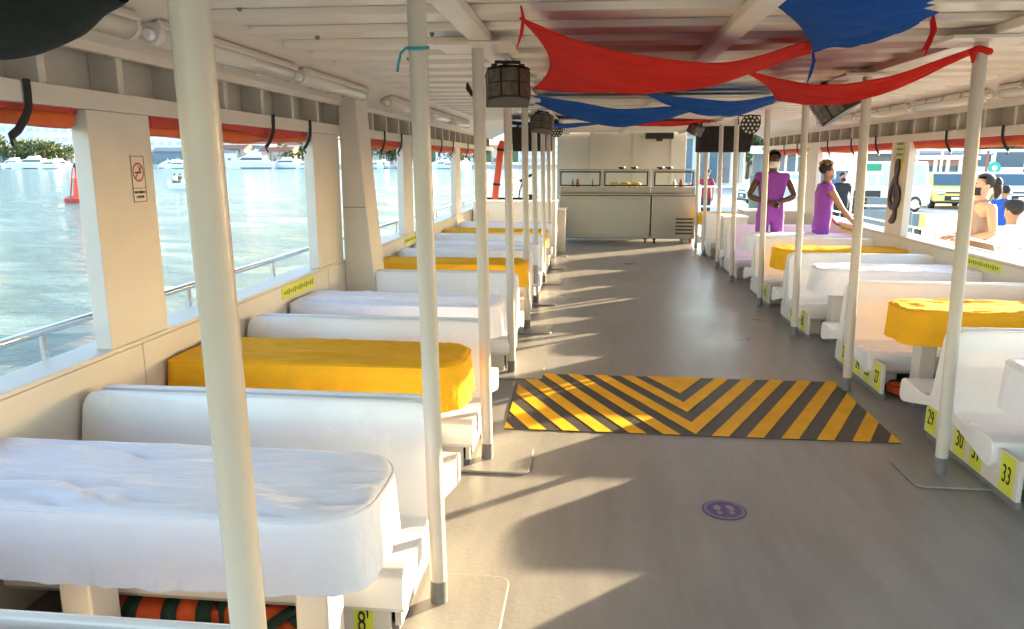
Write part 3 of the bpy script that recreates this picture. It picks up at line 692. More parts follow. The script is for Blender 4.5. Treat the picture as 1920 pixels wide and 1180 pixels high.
# ------------------------------------------------------------------ hanging drapes
def drape(label, m, A, B, C, D, sagAB, sagCD, sagL=0, sagR=0, nm='drape', mid=0.03, tails=()):
    "A-B one long edge, D-C the other; edges sag"
    o = MB(); A, B, C, D = map(Vector, (A, B, C, D)); sd_ = hash(label) % 97 * .1
    sd_ = len(label) * .37
    def fn(u, v):
        su, sv = math.sin(PI * u), math.sin(PI * v)
        e0 = A.lerp(B, u) - Vector((0, 0, sagAB * su)); e1 = D.lerp(C, u) - Vector((0, 0, sagCD * su))
        p = e0.lerp(e1, v); inw = Vector((1, 0, 0))
        p += (A.lerp(D, v) - A.lerp(D, v)) 
        p.x += sagL * sv * (1 - u) - sagR * sv * u
        p.z -= mid * su * sv
        f = min(1, su * 3) * noise.noise(Vector((u * 3 + sd_, v * 9, sd_))) * .034 + noise.noise(Vector((u * 5, v * 20, sd_))) * .014
        p.z += f * (su * .7 + .3)
        for (cu_, cv_) in ((0, 0), (1, 0), (1, 1), (0, 1)):
            du, dv = abs(u - cu_), abs(v - cv_); rr = math.hypot(du * 2, dv); p.z += .014 * math.sin(math.atan2(dv, du * 2 + .001) * 11) * math.exp(-rr / .22) * min(1, rr * 14) * min(1, su * 2.2)
        return p
    o.grid(fn, 64, 40); ob = tag(o.build(nm, m, None, smooth=70, solid=.003), label, 'drape', 'red and blue cloth drapes under the ceiling')
    # rolled hems along the two long edges
    for vv in (0, 1):
        h = MB(); h.tube([fn(i / 30, vv) for i in range(31)], .006, 6); h.build('hem', m, ob, smooth=True)
    for tl in tails:
        h = MB(); p0 = Vector(tl[0]); h.tube([p0, p0 + Vector((.01, 0, -.05)), p0 + Vector((.0, .01, -.11)), p0 + Vector((-.02, .0, -.17))], [.012, .022, .02, .004], 8, flat=.35); h.build('tie', m, ob, smooth=True)
    return ob
drape('large red drape sagging across the ceiling in the middle', M['red'], atY(975, 35, 3.2), atY(1532, 72, 4.2), atY(1520, 99, 4.55), atY(1000, 166, 5.6), .155, .10, .12, 0, mid=.05, tails=[(atY(977, 36, 3.2) + Vector((0, 0, .05)),)])
drape('blue drape at the top right nearest the camera', M['blue'], atY(1412, -20, 3.1), atY(1830, -14, 3.45), atY(1760, 22, 3.9), atY(1524, 97, 4.35), .03, .035, .05, 0, mid=.04, tails=[(atY(1524, 97, 4.35),)])
drape('red drape tied to the first right pole', M['red'], atY(1374, 124, 5.2), atY(1838, 86, 4.15), atY(1838, 93, 4.20), atY(1455, 188, 7.0), .155, .13, .06, 0, mid=.03, tails=[(atY(1750, 32, 3.75),)])
drape('wide blue drape sagging from the left pole row, farther of the pair', M['blue'], atY(985, 178, 6.2), atY(1300, 198, 6.9), atY(1310, 205, 7.9), atY(1000, 192, 8.0), .05, .19, .1, 0, mid=.05)
drape('blue drape under the red ones on the right of the middle', M['blue'], atY(1168, 162, 6.0), atY(1470, 178, 6.9), atY(1450, 194, 7.9), atY(1262, 194, 7.7), .085, .10, 0, 0, mid=.05)
drape('thin red drape far down by the counter', M['red'], atY(1150, 228, 11.5), atY(1345, 222, 12.2), atY(1345, 228, 13), atY(1150, 231, 13), .03, .05, 0, 0, mid=.03)
drape('narrow blue drape far down the left by the dark speaker', M['blue'], atY(950, 232, 10.6), atY(1150, 226, 11), atY(1150, 230, 12), atY(950, 226, 12), .05, .04, 0, 0, mid=.03)
# ribbon knot round right pole, spare red tail
t = thing('ribbon', 'red ribbon knotted round the top of the first right pole', 'ribbon', (1.902, 4.1, 2.235))
b = MB(); b.tube([(.038 * math.cos(a), .038 * math.sin(a), .008 * math.sin(2 * a)) for a in [2 * PI * k / 16 for k in range(17)]], .016, 7); b.build('wrap', M['red'], t, smooth=True)
b = MB(); b.tube([(-.04, -.03, .0), (-.05, -.035, -.03), (-.045, -.03, -.06)], [.012, .014, .006], 7); b.build('tail', M['red'], t, smooth=True)
p = atY(1748, 38, 3.85); t = thing('ribbon', 'short red cloth tail hanging from the ceiling right of the blue drape', 'ribbon', p)
b = MB(); b.tube([(0, 0, .06), (0, 0, 0), (.012, 0, -.05), (-.012, 0, -.11), (-.03, 0, -.14)], [.006, .02, .028, .02, .004], 8, flat=.4); b.build('tail', M['red'], t, smooth=True)
b = MB(); b.tube([(0, 0, .03), (-.09, .02, .01), (-.2, .06, -.03)], .006, 6); b.build('tie', M['red'], t, smooth=True)
# dark cloth bundle hanging near the camera
def bundle():
    a, b_ = atY(-60, 60, 1.7), atY(225, -30, 1.75)
    o = MB()
    def fn(u, v):
        p = a.lerp(b_, u); ang = 2 * PI * v; r = .075 * (1 - .25 * u) * (1 + .25 * noise.noise(Vector((u * 5, v * 2, 1))))
        return p + Vector((0, math.cos(ang) * r, math.sin(ang) * r - .04 * math.sin(PI * u) + .02))
    o.grid(fn, 24, 16); o.build
    tag(o.build('cloth_roll', mat('dark_green_cloth', (.02, .028, .024), .9, var=.4, vscale=8, bump=.6, bscale=12), None, smooth=70), 'dark green rolled cloth hanging at the top left corner', 'cloth roll')
bundle()

# ------------------------------------------------------------------ stage lights and speakers
def derby(loc, rot, label, s=1.0):
    t = thing('stage_light', label, 'stage light', loc); t.rotation_euler = rot; t.scale = (s, s, s); t['group'] = 'black stage lights fixed to the poles'
    n = 6; R0 = .135
    arc = [(R0 * math.sin(R(-62 + 124 * k / n)), -R0 * math.cos(R(-62 + 124 * k / n)) * .8) for k in range(n + 1)]
    b = MB(); b.prism(arc + [(.125, .09), (-.125, .09)], 'z', -.088, .088); b.build('housing', M['black'], t, bevel=.006)
    for k in range(0, n, 2):
        x0, y0 = arc[k]; x1, y1 = arc[k + 2]; d = Vector((x1 - x0, y1 - y0)).normalized(); nx, ny = d.y, -d.x
        for z0, z1 in ((-.078, -.004), (.004, .078)):
            g = .006; b = MB()
            am = arc[k + 1]
            vs = []
            for (px, py) in ((x0 + d.x * g, y0 + d.y * g), am, (x1 - d.x * g, y1 - d.y * g)):
                l = math.hypot(px, py); ox, oy = px / l * .006, py / l * .006
                vs += [(px + ox, py + oy, z0), (px + ox, py + oy, z1)]
            b.add(vs, [(0, 2, 3, 1), (2, 4, 5, 3)]); b.build('lens_pane', M['lens'], t, solid=.004)
    b = MB(); b.prism([(x * 1.02, y * 1.02) for x, y in arc] + [(.128, .092), (-.128, .092)], 'z', .089, .096); b.build('top_rim', M['black'], t)
    b = MB(); b.tube([(-.07, .0, .09), (-.07, .0, .15), (.07, 0, .15), (.07, 0, .09)], .011, 8); b.build('bracket', M['black'], t)
    for sx in (-1, 1):
        b = MB(); b.cyl((sx * .062, 0, .12), (sx * .095, 0, .12), .02, n=12); b.build('knob', M['black'], t)
    b = MB(); b.tube([(.0, 0, .15), (.0, .05, .17), (-.02, .12, .165)], .012, 8); b.build('clamp', M['black'], t)
    return t
derby(atY(953, 165, 4.45), (R(-14), 0, R(12)), 'black multi lens stage light on the third left pole')
derby(atY(1017, 233, 8.6), (R(-14), R(8), R(25)), 'black multi lens stage light farther down the left row', .95)
derby(atY(1562, 197, 6.6), (R(24), R(-24), R(-70)), 'tilted black stage light on the third right pole', 1.25)
derby(atY(1303, 243, 12.5), (R(-5), R(25), R(-40)), 'small black stage light far right beside the dark speaker', .9)
def par(loc, rotz, label, r=.12):
    t = thing('par_light', label, 'stage light', loc, rotz, 'round black spotlights on the poles')
    b = MB(); b.tube([(0, .09, 0), (0, .05, 0), (0, -.04, 0)], [r * .55, r * .8, r], 24); b.build('can', M['black'], t, smooth=35)
    m = mat('led_lens', (.72, .68, .58), .2, var=.1)
    for k in range(19):
        if k == 0: x = z = 0
        elif k < 7: a = 2 * PI * k / 6; x, z = .42 * r * math.cos(a), .42 * r * math.sin(a)
        else: a = 2 * PI * (k - 7) / 12; x, z = .78 * r * math.cos(a), .78 * r * math.sin(a)
        b = MB(); b.tube([(0, -.0405, 0), (0, -.046, 0)], [r * .12, r * .08], 8)
        if k == 0: l0 = b.build('led_lens', m, t, smooth=True); 
        else: c = l0.copy(); COL.objects.link(c); c.location = (x, 0, z)
    b = MB(); b.tube([(-r * 1.1, 0, 0), (-r * 1.12, .02, r * .9), (r * 1.12, .02, r * .9), (r * 1.1, 0, 0)], .009, 6); b.build('yoke', M['black'], t)
    return t
par(atY(1405, 234, 9.6), .1, 'round black spotlight with dotted lenses on the right'); par(atY(1045, 245, 12.6), -.3, 'round black spotlight at the left end of the counter', .11)
def speaker(x0, x1, z0, z1, Y, label, lean):
    t = thing('speaker', label, 'speaker', ((x0 + x1) / 2, Y, z0), 0, 'cloth covered speakers hung under the ceiling'); w = (x1 - x0) / 2; h = z1 - z0
    b = MB(); b.add([(-w + lean, 0, 0), (w - .06, 0, .0), (w, .5, 0), (-w, .5, 0), (-w, -.05, h), (w, -.05, h), (w, .5, h), (-w, .5, h)], [(0, 1, 2, 3), (4, 7, 6, 5), (0, 4, 5, 1), (1, 5, 6, 2), (2, 6, 7, 3), (3, 7, 4, 0)])
    b.build('covered_cabinet', M['blackcloth'], t, bevel=.02)
    b = MB(); b.add([(-w + .12, -.058, h - .02), (w - .12, -.058, h - .02), (w - .16, -.015, h * .36), (-w + .12, -.015, h * .36)], [(0, 1, 2, 3)]); b.build('front_fold', M['blackcloth'], t, solid=.008)
    for sx in (-1, 1):
        b = MB(); b.box(sx * w * .7 - .02, sx * w * .7 + .02, .18, .22, h, 2.3365 - z0); b.build('hanger', M['black'], t)
speaker(-1.45, -.72, 1.88, 2.30, 13.6, 'dark cloth covered speaker on the left before the bow', .04)
speaker(1.85, 2.78, 1.86, 2.30, 13.6, 'dark cloth covered speaker on the right before the bow', .02)
# loose cable with connector
t = thing('cable', 'short black cable with plug dangling left of the third pole', 'cable', atY(876, 165, 4.6))
b = MB(); b.tube([(0, 0, .03), (.005, 0, 0), (.03, 0, -.04), (.05, 0, -.06), (.07, .0, -.045), (.075, 0, -.08)], [.006, .016, .012, .005, .005, .004], 8); b.build('plug_and_lead', M['black'], t, smooth=True)

# ------------------------------------------------------------------ counter, bulkhead
def counter():
    cab = []
    for (x0, x1, lab) in ((-.66, 1.235, 'long stainless steel serving counter at the bow'), (1.265, 2.17, 'shorter stainless cooler with vent slots at the right of the counter')):
        t = thing('steel_counter', lab, 'counter', (x0, 16.0, 0)); w = x1 - x0
        b = MB(); b.box(0, w, 0, .7, .10, 1.0); b.build('cabinet', M['steel'], t, bevel=.012)
        b = MB(); b.box(-.01, w + .01, -.04, .72, 1.001, 1.045); b.build('worktop', M['steel'], t, bevel=.01)
        b = MB(); b.box(0, w, .25, .27, 1.046, 1.17); b.build('upstand', M['steel'], t)
        for x in (.08, w - .08):
            b = MB(); b.M = Matrix.Translation((x, .08, 0)); b.tube([(-.02, 0, .045), (.02, 0, .045)], .043, 14); b.box(-.03, .03, -.03, .03, .07, .0995); b.build('caster', M['brown_brick'] if x > .3 else M['black'], t)
        if w < 1.5:
            for k in range(5):
                b = MB(); b.box(w - .40, w - .04, -.006, -.001, .20 + k * .075, .235 + k * .075); b.build('vent_slot', M['black'], t)
        else:
            b = MB(); b.box(.05, w - .04, -.008, -.001, .16, .94); b.build('front_panel', M['steel'], t, bevel=.004)
    # sneeze guards stand on the counters
    for i, (a, c, lab) in enumerate(((-.66, .19, 'left glass food guard on the counter'), (.26, 1.17, 'middle glass food guard with yellow dishes behind it'), (1.29, 2.10, 'right glass food guard on the counter'))):
        t = thing('food_guard', lab, 'glass guard', (a, 16.0, 1.046), 0, 'black framed glass guards on the counter'); w = c - a
        for nm, (x0, x1, z0, z1) in (('frame_top', (0, w, .425, .455)), ('frame_bottom', (0, w, .145, .175)), ('frame_side', (0, .03, .176, .424)), ('frame_side', (w - .03, w, .176, .424))):
            b = MB(); b.box(x0, x1, -.012, .012, z0, z1); b.build(nm, M['black'], t)
        b = MB(); b.box(.031, w - .031, -.003, .003, .176, .424); b.build('pane', M['glass'], t)
        b = MB(); b.box(-.02, w + .02, -.03, .35, .47, .495); b.build('top_shelf', M['steel'], t, bevel=.004)
        for x in (-.028, w + .012):
            b = MB(); b.box(x, x + .016, -.02, .02, .001, .47); b.build('post', M['steel'], t)
counter()
# dishes and bottles on the counter
def jar(loc, m, r, h, label, cat, nm):
    b = MB(); b.lathe([(r, 0), (r, h * .7), (r * .6, h * .85), (r * .6, h)], 14); o = b.build(nm, m, None, smooth=35); o.location = loc; tag(o, label, cat)
for x, r in ((.48, .1), (.72, .12), (.96, .1)):
    b = MB(); b.lathe([(.06, 0), (.02, .015), (.02, .14), (r, .155), (r * 1.02, .19), (r * .7, .215), (.01, .22)], 18); o = b.build('dish', M['fruit'], None, smooth=35); o.location = (x, 16.42, 1.19 + 0); o.location.z = 1.046
    tag(o, {.48: 'yellow dish at the left of the middle glass guard', .72: 'larger yellow dish in the middle of the glass guard', .96: 'yellow dish at the right of the middle glass guard'}[x], 'dish', 'yellow dishes behind the glass')
b = MB(); b.box(.24, 1.18, 16.32, 16.55, 0, 0)
for x, m, l in ((-.42, M['bldgtan'], 'tan bottle behind the left glass guard'), (-.3, M['brown_brick'], 'brown bottle behind the left glass guard'), (.02, M['black'], 'thin black ladle stand behind the left guard'), (1.75, M['white'], 'white cup behind the right glass guard'), (1.9, M['roofred'], 'reddish carton behind the right glass guard')):
    jar((x, 16.45, 1.046), m, .045 if m != M['black'] else .012, .28, l, 'bottle', 'bottle')
for x, l in ((.62, 'dark blue bowl on the middle guard shelf, left'), (.88, 'dark blue bowl on the middle guard shelf, right'), (1.42, 'dark blue bowl on the right guard shelf, left'), (1.6, 'dark blue bowl on the right guard shelf, right')):
    b = MB(); b.lathe([(.03, 0), (.075, .03), (.07, .045)], 14); o = b.build('bowl', mat('dark_blue_bowl', (.03, .04, .13), .4, var=.1), None, smooth=35); o.location = (x, 16.12, 1.542); tag(o, l, 'bowl', 'blue bowls on the guard shelf')
# bulkhead behind the counter
t = thing('bulkhead', 'white panelled bulkhead behind the serving counter', 'wall', (0, 17.62, 0))
for x0, x1, y in ((-.80, -.02, .03), (-.017, .94, 0), (.943, 1.83, 0), (1.833, 2.12, .04)):
    b = MB(); b.box(x0, x1, y, y + .06, .001, 2.371); b.build('panel', M['paint'], t, bevel=.006)
for x in (-.02, .945, 1.80):
    b = MB(); b.box(x - .035, x + .035, -.03, .0, .002, 2.37); b.build('batten', M['paint'], t, bevel=.004)
b = MB(); b.box(1.22, 1.83, 0, .06, -.05, .05); b.M = Matrix()
t = thing('wall_screen', 'dark slim screen high on the bulkhead', 'screen', (1.5, 17.5, 2.20))
b = MB(); b.box(-.31, .31, 0, .06, 0, .13); b.build('case', M['black'], t, bevel=.006)
b = MB(); b.box(-.07, .07, .01, .05, -.05, -.001); b.build('mount', M['black'], t)
# white cabinets either side near the bow
def cabinet(x0, x1, y0, y1, h, label, door=True):
    t = thing('cabinet', label, 'cabinet', (x0, y0, 0)); w = x1 - x0; d = y1 - y0
    b = MB(); b.box(0, w, 0, d, .001, h); b.build('carcass', M['paint'], t, bevel=.008)
    b = MB(); b.box(-.02, w + .02, -.02, d, h + .001, h + .03); b.build('top', M['shell'], t, bevel=.006)
    if door:
        b = MB(); b.box(.04, w - .04, -.012, -.001, .08, h - .06); b.build('front_panel', M['paint'], t, bevel=.004)
    return t
cabinet(-2.12, -.62, 13.4, 14.0, .98, 'long white cabinet on the left with a glossy top before the bow')
cabinet(-.70, -.48, 14.2, 14.6, .80, 'narrow white cabinet end glowing in sun by the left of the counter')
cabinet(2.16, 2.52, 12.5, 13.0, .80, 'white box cabinet on the right behind the far bench')
cabinet(2.60, 3.48, 13.1, 13.7, .86, 'wide cream cabinet on the right against the wall', False)
b = MB(); b.box(1.95, 2.14, 16.1, 16.7, .001, .95); tag(b.build('cabinet', M['paint'], bevel=.008), 'cream cabinet end at the right of the steel counter', 'cabinet')
# rescue float and black stand on left cabinet
t = thing('rescue_float', 'long red rescue float leaning upright at the left near the bow', 'rescue float', (-1.72, 13.45, 1.03)); t.rotation_euler = (0, R(7), 0)
b = MB(); b.prism([(-.06, 0), (.055, 0), (.06, .95), (.035, 1.05), (-.035, 1.05), (-.06, .95)], 'y', -.04, .04); b.build('body', M['floatred'], t, bevel=.025)
for z in (.25, .86):
    b = MB(); b.box(-.064, .064, -.045, .045, z, z + .04); b.build('strap', M['strap'], t)
t = thing('stand', 'black folding stand with tilted arm on the left cabinet', 'stand', (-1.42, 13.55, 1.01))
b = MB(); b.tube([(-.5, 0, .03), (.2, 0, .03)], .022, 8); b.build('base_bar', M['black'], t)
b = MB(); b.tube([(.12, 0, .03), (.14, .0, .18), (.2, 0, .36)], .014, 8); b.build('upright', M['black'], t)
b = MB(); b.tube([(.14, 0, .34), (.36, 0, .46)], .025, 8); b.build('arm', M['black'], t)
b = MB(); b.ball((.32, 0, .06), (.13, .06, .055), 12, 8); b.build('pad', M['black'], t, smooth=True)

# ------------------------------------------------------------------ wall signs
def wall_sign(s, y, z, w, h, label, marks=15):
    t = thing('wall_sign', label, 'sign', (mx(s, HW - .002), y, z), 0, 'yellow instruction strips on the side walls')
    b = MB(); b.box(-.0015, .0015, -w / 2, w / 2, -h / 2, h / 2); b.build('plate', M['lime'], t)
    for k in range(marks):
        yy = -w / 2 + .045 + (w - .09) * k / (marks - 1) ; hh = h * (.28 + .1 * ((k * 7) % 3))
        b = MB(); b.box(-s * .0032, -s * .0017, yy - .010, yy + .009, -hh / 2, hh / 2) if s < 0 else b.box(-.0032, -.0017, yy - .010, yy + .009, -hh / 2, hh / 2); b.build('print', M['olive'], t)
p = atX(560, 538, mx(-1, HW)); wall_sign(-1, p.y, .79, .62, .085, 'yellow strip sign on the left wall just before the pier')
p = atX(770, 449, mx(-1, HW)); wall_sign(-1, p.y, .79, .6, .085, 'yellow strip sign on the left wall past the pier')
p = atX(1843, 491, mx(1, HW)); wall_sign(1, p.y, .79, .62, .085, 'yellow strip sign on the right wall near the picture edge')
p = atX(1590, 424, mx(1, HW)); wall_sign(1, p.y, .79, .6, .085, 'yellow strip sign on the right wall below the far window')
p = atX(1466, 394, mx(1, HW)); wall_sign(1, p.y, .79, .6, .085, 'yellow strip sign on the right wall behind the purple crew')
def nosmoke():
    p = atX(259, 336, mx(-1, HW)); t = thing('no_smoking_sign', 'small no smoking sign on the left window pillar', 'sign', (mx(-1, HW) + .001, p.y, p.z)); 
    w, h = .105, .215
    b = MB(); b.box(0, .002, -w / 2, w / 2, -h / 2, h / 2); b.build('plate', M['signwhite'], t)
    for (a, c, e, g) in ((-w / 2, w / 2, h / 2 - .003, h / 2), (-w / 2, w / 2, -h / 2, -h / 2 + .003), (-w / 2, -w / 2 + .003, -h / 2, h / 2), (w / 2 - .003, w / 2, -h / 2, h / 2), (-w / 2, w / 2, -.044, -.0415)):
        b = MB(); b.box(.0021, .003, a, c, e, g); b.build('border', M['ink'], t)
    z0 = .032; b = MB(); n = 30
    b.add([(.0032, r * math.cos(2 * PI * k / n), z0 + r * math.sin(2 * PI * k / n)) for r in (.045, .036) for k in range(n)], [(k, (k + 1) % n, n + (k + 1) % n, n + k) for k in range(n)]); b.build('red_ring', M['signred'], t)
    b = MB(); b.M = Matrix.Translation((0, 0, z0)) @ Matrix.Rotation(R(-45), 4, 'X'); b.box(.0034, .0042, -.0035, .0035, -.038, .038); b.build('red_bar', M['signred'], t)
    b = MB(); b.box(.0021, .003, -.026, .012, z0 - .006, z0 + .002); b.box(.0021, .003, .014, .024, z0 - .006, z0 + .002); b.build('cigarette', M['ink'], t)
    b = MB(); b.tube([(.0026, .02, z0 + .004), (.0026, .008, z0 + .012), (.0026, .012, z0 + .02), (.0026, -.004, z0 + .028)], .003, 5, flat=.2); b.build('smoke', M['ink'], t)
    text_obj('text', 'PROHIBIDO', .0165, M['ink'], t, (.0026, 0, -.062), (R(90), 0, R(90)))
    text_obj('text', 'FUMAR', .0185, M['ink'], t, (.0026, 0, -.084), (R(90), 0, R(90)))
nosmoke()
def clef():
    X = mx(1, HW) - .012; t = thing('clef_ornament', 'dark brown wooden treble clef fixed on the right window pillar', 'ornament', (X, 9.2, 1.36))
    px = [(150, 975), (168, 960), (172, 1000), (160, 1045), (185, 1060), (192, 1000), (190, 900), (184, 780), (176, 660), (170, 560), (160, 500), (172, 462), (186, 480), (184, 540), (168, 640), (140, 710), (118, 790), (118, 870), (140, 930), (175, 945), (212, 900), (224, 820), (210, 745), (185, 745), (166, 780), (166, 830), (185, 850)]
    px = [(152, 1065), (160, 1078), (180, 1070), (192, 1020), (190, 930), (184, 800), (172, 640), (160, 530), (166, 470), (182, 468), (186, 520), (176, 610), (150, 680), (126, 760), (116, 840), (128, 915), (160, 948), (200, 925), (222, 850), (214, 760), (186, 735), (164, 775), (164, 830), (186, 850)]
    w = [34, 34, 30, 26, 24, 22, 22, 20, 16, 16, 18, 22, 22, 20, 19, 22, 22, 26, 24, 20, 18, 14, 12, 8]
    b = MB(); k = .695 / 640
    pts = [Vector((0, -(x - 172) * k * 2.3, -(y - 780) * k)) for x, y in px]
    # smooth the traced path
    sp = []; sw = []
    for i in range(len(pts) - 1):
        p0, p1, p2, p3 = pts[max(i - 1, 0)], pts[i], pts[i + 1], pts[min(i + 2, len(pts) - 1)]
        for j in range(4):
            u = j / 4; sp.append(.5 * ((2 * p1) + (p2 - p0) * u + (2 * p0 - 5 * p1 + 4 * p2 - p3) * u * u + (3 * p1 - p0 - 3 * p2 + p3) * u ** 3)); sw.append((w[i] * (1 - u) + w[i + 1] * u) * k * 1.45)
    vs = []; n = len(sp)
    for i, p in enumerate(sp):
        tg = (sp[min(i + 1, n - 1)] - sp[max(i - 1, 0)]); tg = tg.normalized() if tg.length else Vector((0, 0, 1)); nn = Vector((0, -tg.z, tg.y))
        d = .001 * (i % 2) * 0 + i * .00005
        for sg, xx in ((1, -.011), (-1, -.011), (-1, .011), (1, .011)): vs.append(p + nn * sg * sw[i] + Vector((xx - d, 0, 0)))
    fs = [(i * 4 + k_, i * 4 + (k_ + 1) % 4, (i + 1) * 4 + (k_ + 1) % 4, (i + 1) * 4 + k_) for i in range(n - 1) for k_ in range(4)] + [(0, 1, 2, 3), tuple((n - 1) * 4 + q_ for q_ in (3, 2, 1, 0))]
    b.add(vs, fs); b.build('clef_shape', M['clef'], t, smooth=30)
    p = atX(1687, 285, mx(1, HW)); t = thing('poster', 'yellow green poster at the top of the clef pillar', 'poster', (mx(1, HW) - .001, p.y, p.z))
    b = MB(); b.box(-.0018, 0, -.15, .15, -.13, .14); b.build('sheet', M['poster'], t)
    b = MB(); b.box(-.0018, 0, -.13, .11, -.20, -.131); b.build('lower_strip', M['lime'], t)
    for z in (.09, .03, -.03): 
        b = MB(); b.box(-.003, -.002, -.1, .08, z - .012, z + .012); b.build('print_block', mat('poster_print', (.12, .25, .14), .6, var=.2), t)
clef()
# white banner with a dark E beyond the far right pillar
p = atY(1525, 268, 13.4); t = thing('banner', 'white banner with a dark letter E at the far right pillar', 'banner', (p.x + .3, 12.97, 1.55))
b = MB(); b.box(-.45, .33, 0, .012, 0, .72); b.build('sheet', M['white'], t)
text_obj('letter', 'E', .26, M['ink'], t, (-.30, -.003, .22), (R(90), 0, 0))

# ------------------------------------------------------------------ people
def skin_mesh(name, verts, edges, rad, m, parent, sub=1, root=0):
    me = bpy.data.meshes.new(name); me.from_pydata([tuple(v) for v in verts], edges, [])
    o = bpy.data.objects.new(name, me); COL.objects.link(o)
    o.modifiers.new('k', 'SKIN'); sl = me.skin_vertices[0].data
    for i, r in enumerate(rad):
        sl[i].radius = r if isinstance(r, tuple) else (r, r); sl[i].use_root = (i == root)
    sb = o.modifiers.new('u', 'SUBSURF'); sb.levels = sub; sb.render_levels = sub
    bpy.context.view_layer.update()
    nm = bpy.data.meshes.new_from_object(o.evaluated_get(bpy.context.evaluated_depsgraph_get()))
    bpy.data.objects.remove(o); nm.materials.clear(); nm.materials.append(m)
    nm.polygons.foreach_set('use_smooth', [True] * len(nm.polygons))
    p = bpy.data.objects.new(name, nm); COL.objects.link(p); p.parent = parent; return p
def person(label, loc, rotz, skin, top, bottom, hair, mask=None, h=1.75, arms=None, sleeves=0.0, hairkind='short', sit=False, skirt=None, group=None, cap=None, backless=False, lean=0.0):
    """faces +y; arms = {side: (elbow, wrist)} local coords at h=1.75"""
    t = thing('person', label, 'person', loc, rotz); k = h / 1.75; t.scale = (k, k, k)
    if group: t['group'] = group
    dz = -.42 if sit else 0
    ly = lean
    P = {}; V = []; E_ = []; Rd = []
    def v(n, p, r, par=None):
        P[n] = len(V); V.append(Vector(p)); Rd.append(r)
        if par is not None: E_.append((P[par], P[n]))
    v('pel', (0, 0, .96 + dz), (.155, .105)); v('waist', (0, ly * .3, 1.10 + dz), (.135, .095), 'pel'); v('chest', (0, ly * .7, 1.30 + dz), (.165, .105), 'waist'); v('neck0', (0, ly, 1.455 + dz), (.075, .07), 'chest')
    v('neck1', (0, ly + .01, 1.515 + dz), (.052, .055), 'neck0'); v('jaw', (0, ly + .028, 1.575 + dz), (.062, .075), 'neck1'); v('head', (0, ly + .018, 1.655 + dz), (.077, .095), 'jaw'); v('crown', (0, ly + .005, 1.725 + dz), (.058, .07), 'head')
    v('nose', (0, ly + .125, 1.625 + dz), .012, 'head')
    for sg, n in ((-1, 'l'), (1, 'r')):
        v(n + 'ear', (sg * .085, ly + .0, 1.63 + dz), .016, 'head')
        v(n + 'sh', (sg * .185, ly * .9, 1.415 + dz), (.062, .062), 'chest')
        el, wr = (arms or {}).get(n, ((sg * .25, -.02, 1.13), (sg * .24, .05, .88)))
        el = Vector((el[0], el[1], el[2] + (dz if (arms or {}).get(n) is None else 0))); wr = Vector((wr[0], wr[1], wr[2] + (dz if (arms or {}).get(n) is None else 0)))
        v(n + 'ua', V[P[n + 'sh']].lerp(el, .4), .053, n + 'sh'); v(n + 'el', el, .042, n + 'ua'); v(n + 'fa', el.lerp(wr, .4), .041, n + 'el'); v(n + 'wr', wr, .028, n + 'fa')
        d = (wr - el).normalized(); si = d.cross(Vector((0, 1, 0))); si = si.normalized() if si.length > .2 else Vector((1, 0, 0)); nn = si.cross(d)
        v(n + 'pm', wr + d * .055, (.036, .026), n + 'wr')
        for f, (o_, ln) in enumerate(((-.028, .062), (-.010, .075), (.010, .07), (.027, .055))):
            v(n + 'f%d' % f, wr + d * .095 + si * o_, .0105, n + 'pm'); v(n + 'g%d' % f, wr + d * (.095 + ln * .9) + si * o_ + nn * .02, .008, n + 'f%d' % f)
        v(n + 'th', wr + d * .06 - si * .045 + nn * .01, .0115, n + 'wr'); v(n + 'tt', wr + d * .10 - si * .055 + nn * .025, .009, n + 'th')
        v(n + 'hip', (sg * .095, 0, .88 + dz), (.092, .092), 'pel')
        if sit:
            v(n + 'kn', (sg * .11, .42, .50), .058, n + 'hip'); v(n + 'cf', (sg * .11, .43, .33), .05, n + 'kn'); v(n + 'an', (sg * .11, .42, .09), .036, n + 'cf')
            v(n + 'to', (sg * .12, .56, .035), .032, n + 'an')
        else:
            v(n + 'tg', (sg * .10, .005, .70), .078, n + 'hip'); v(n + 'kn', (sg * .105, .01, .49), .055, n + 'tg'); v(n + 'cf', (sg * .105, -.015, .33), .05, n + 'kn'); v(n + 'an', (sg * .105, -.02, .09), .036, n + 'cf'); v(n + 'to', (sg * .115, .12, .035), .034, n + 'an')
    skin_mesh('body', V, E_, Rd, skin, t, 1, 0)
    def sub(name, keys, links, grow, m):
        ids = {n: i for i, n in enumerate(keys)}
        vs = [V[P[n]].copy() for n in keys]; rs = [tuple(x * 1.03 + grow for x in (Rd[P[n]] if isinstance(Rd[P[n]], tuple) else (Rd[P[n]],) * 2)) for n in keys]
        return skin_mesh(name, vs, [(ids[a], ids[b_]) for a, b_ in links], rs, m, t, 1, 0)
    for n in 'lr':
        P[n + 'se'] = len(V); V.append(V[P[n + 'sh']].lerp(V[P[n + 'ua']], .55)); Rd.append(.058)
        P[n + 'he'] = len(V); V.append(V[P[n + 'hip']] + Vector((0, 0, -.10))); Rd.append(.092)
        P[n + 'fe'] = len(V); V.append(V[P[n + 'ua']].lerp(V[P[n + 'el']], .35)); Rd.append(.05)
        P[n + 'we'] = len(V); V.append(V[P[n + 'wr']].copy()); Rd.append(.032)
    P['ne'] = len(V); V.append(V[P['neck0']].lerp(V[P['neck1']], .8)); Rd.append((.055, .057))
    P['we'] = len(V); V.append(V[P['waist']] + Vector((0, 0, .06))); Rd.append((.135, .095))
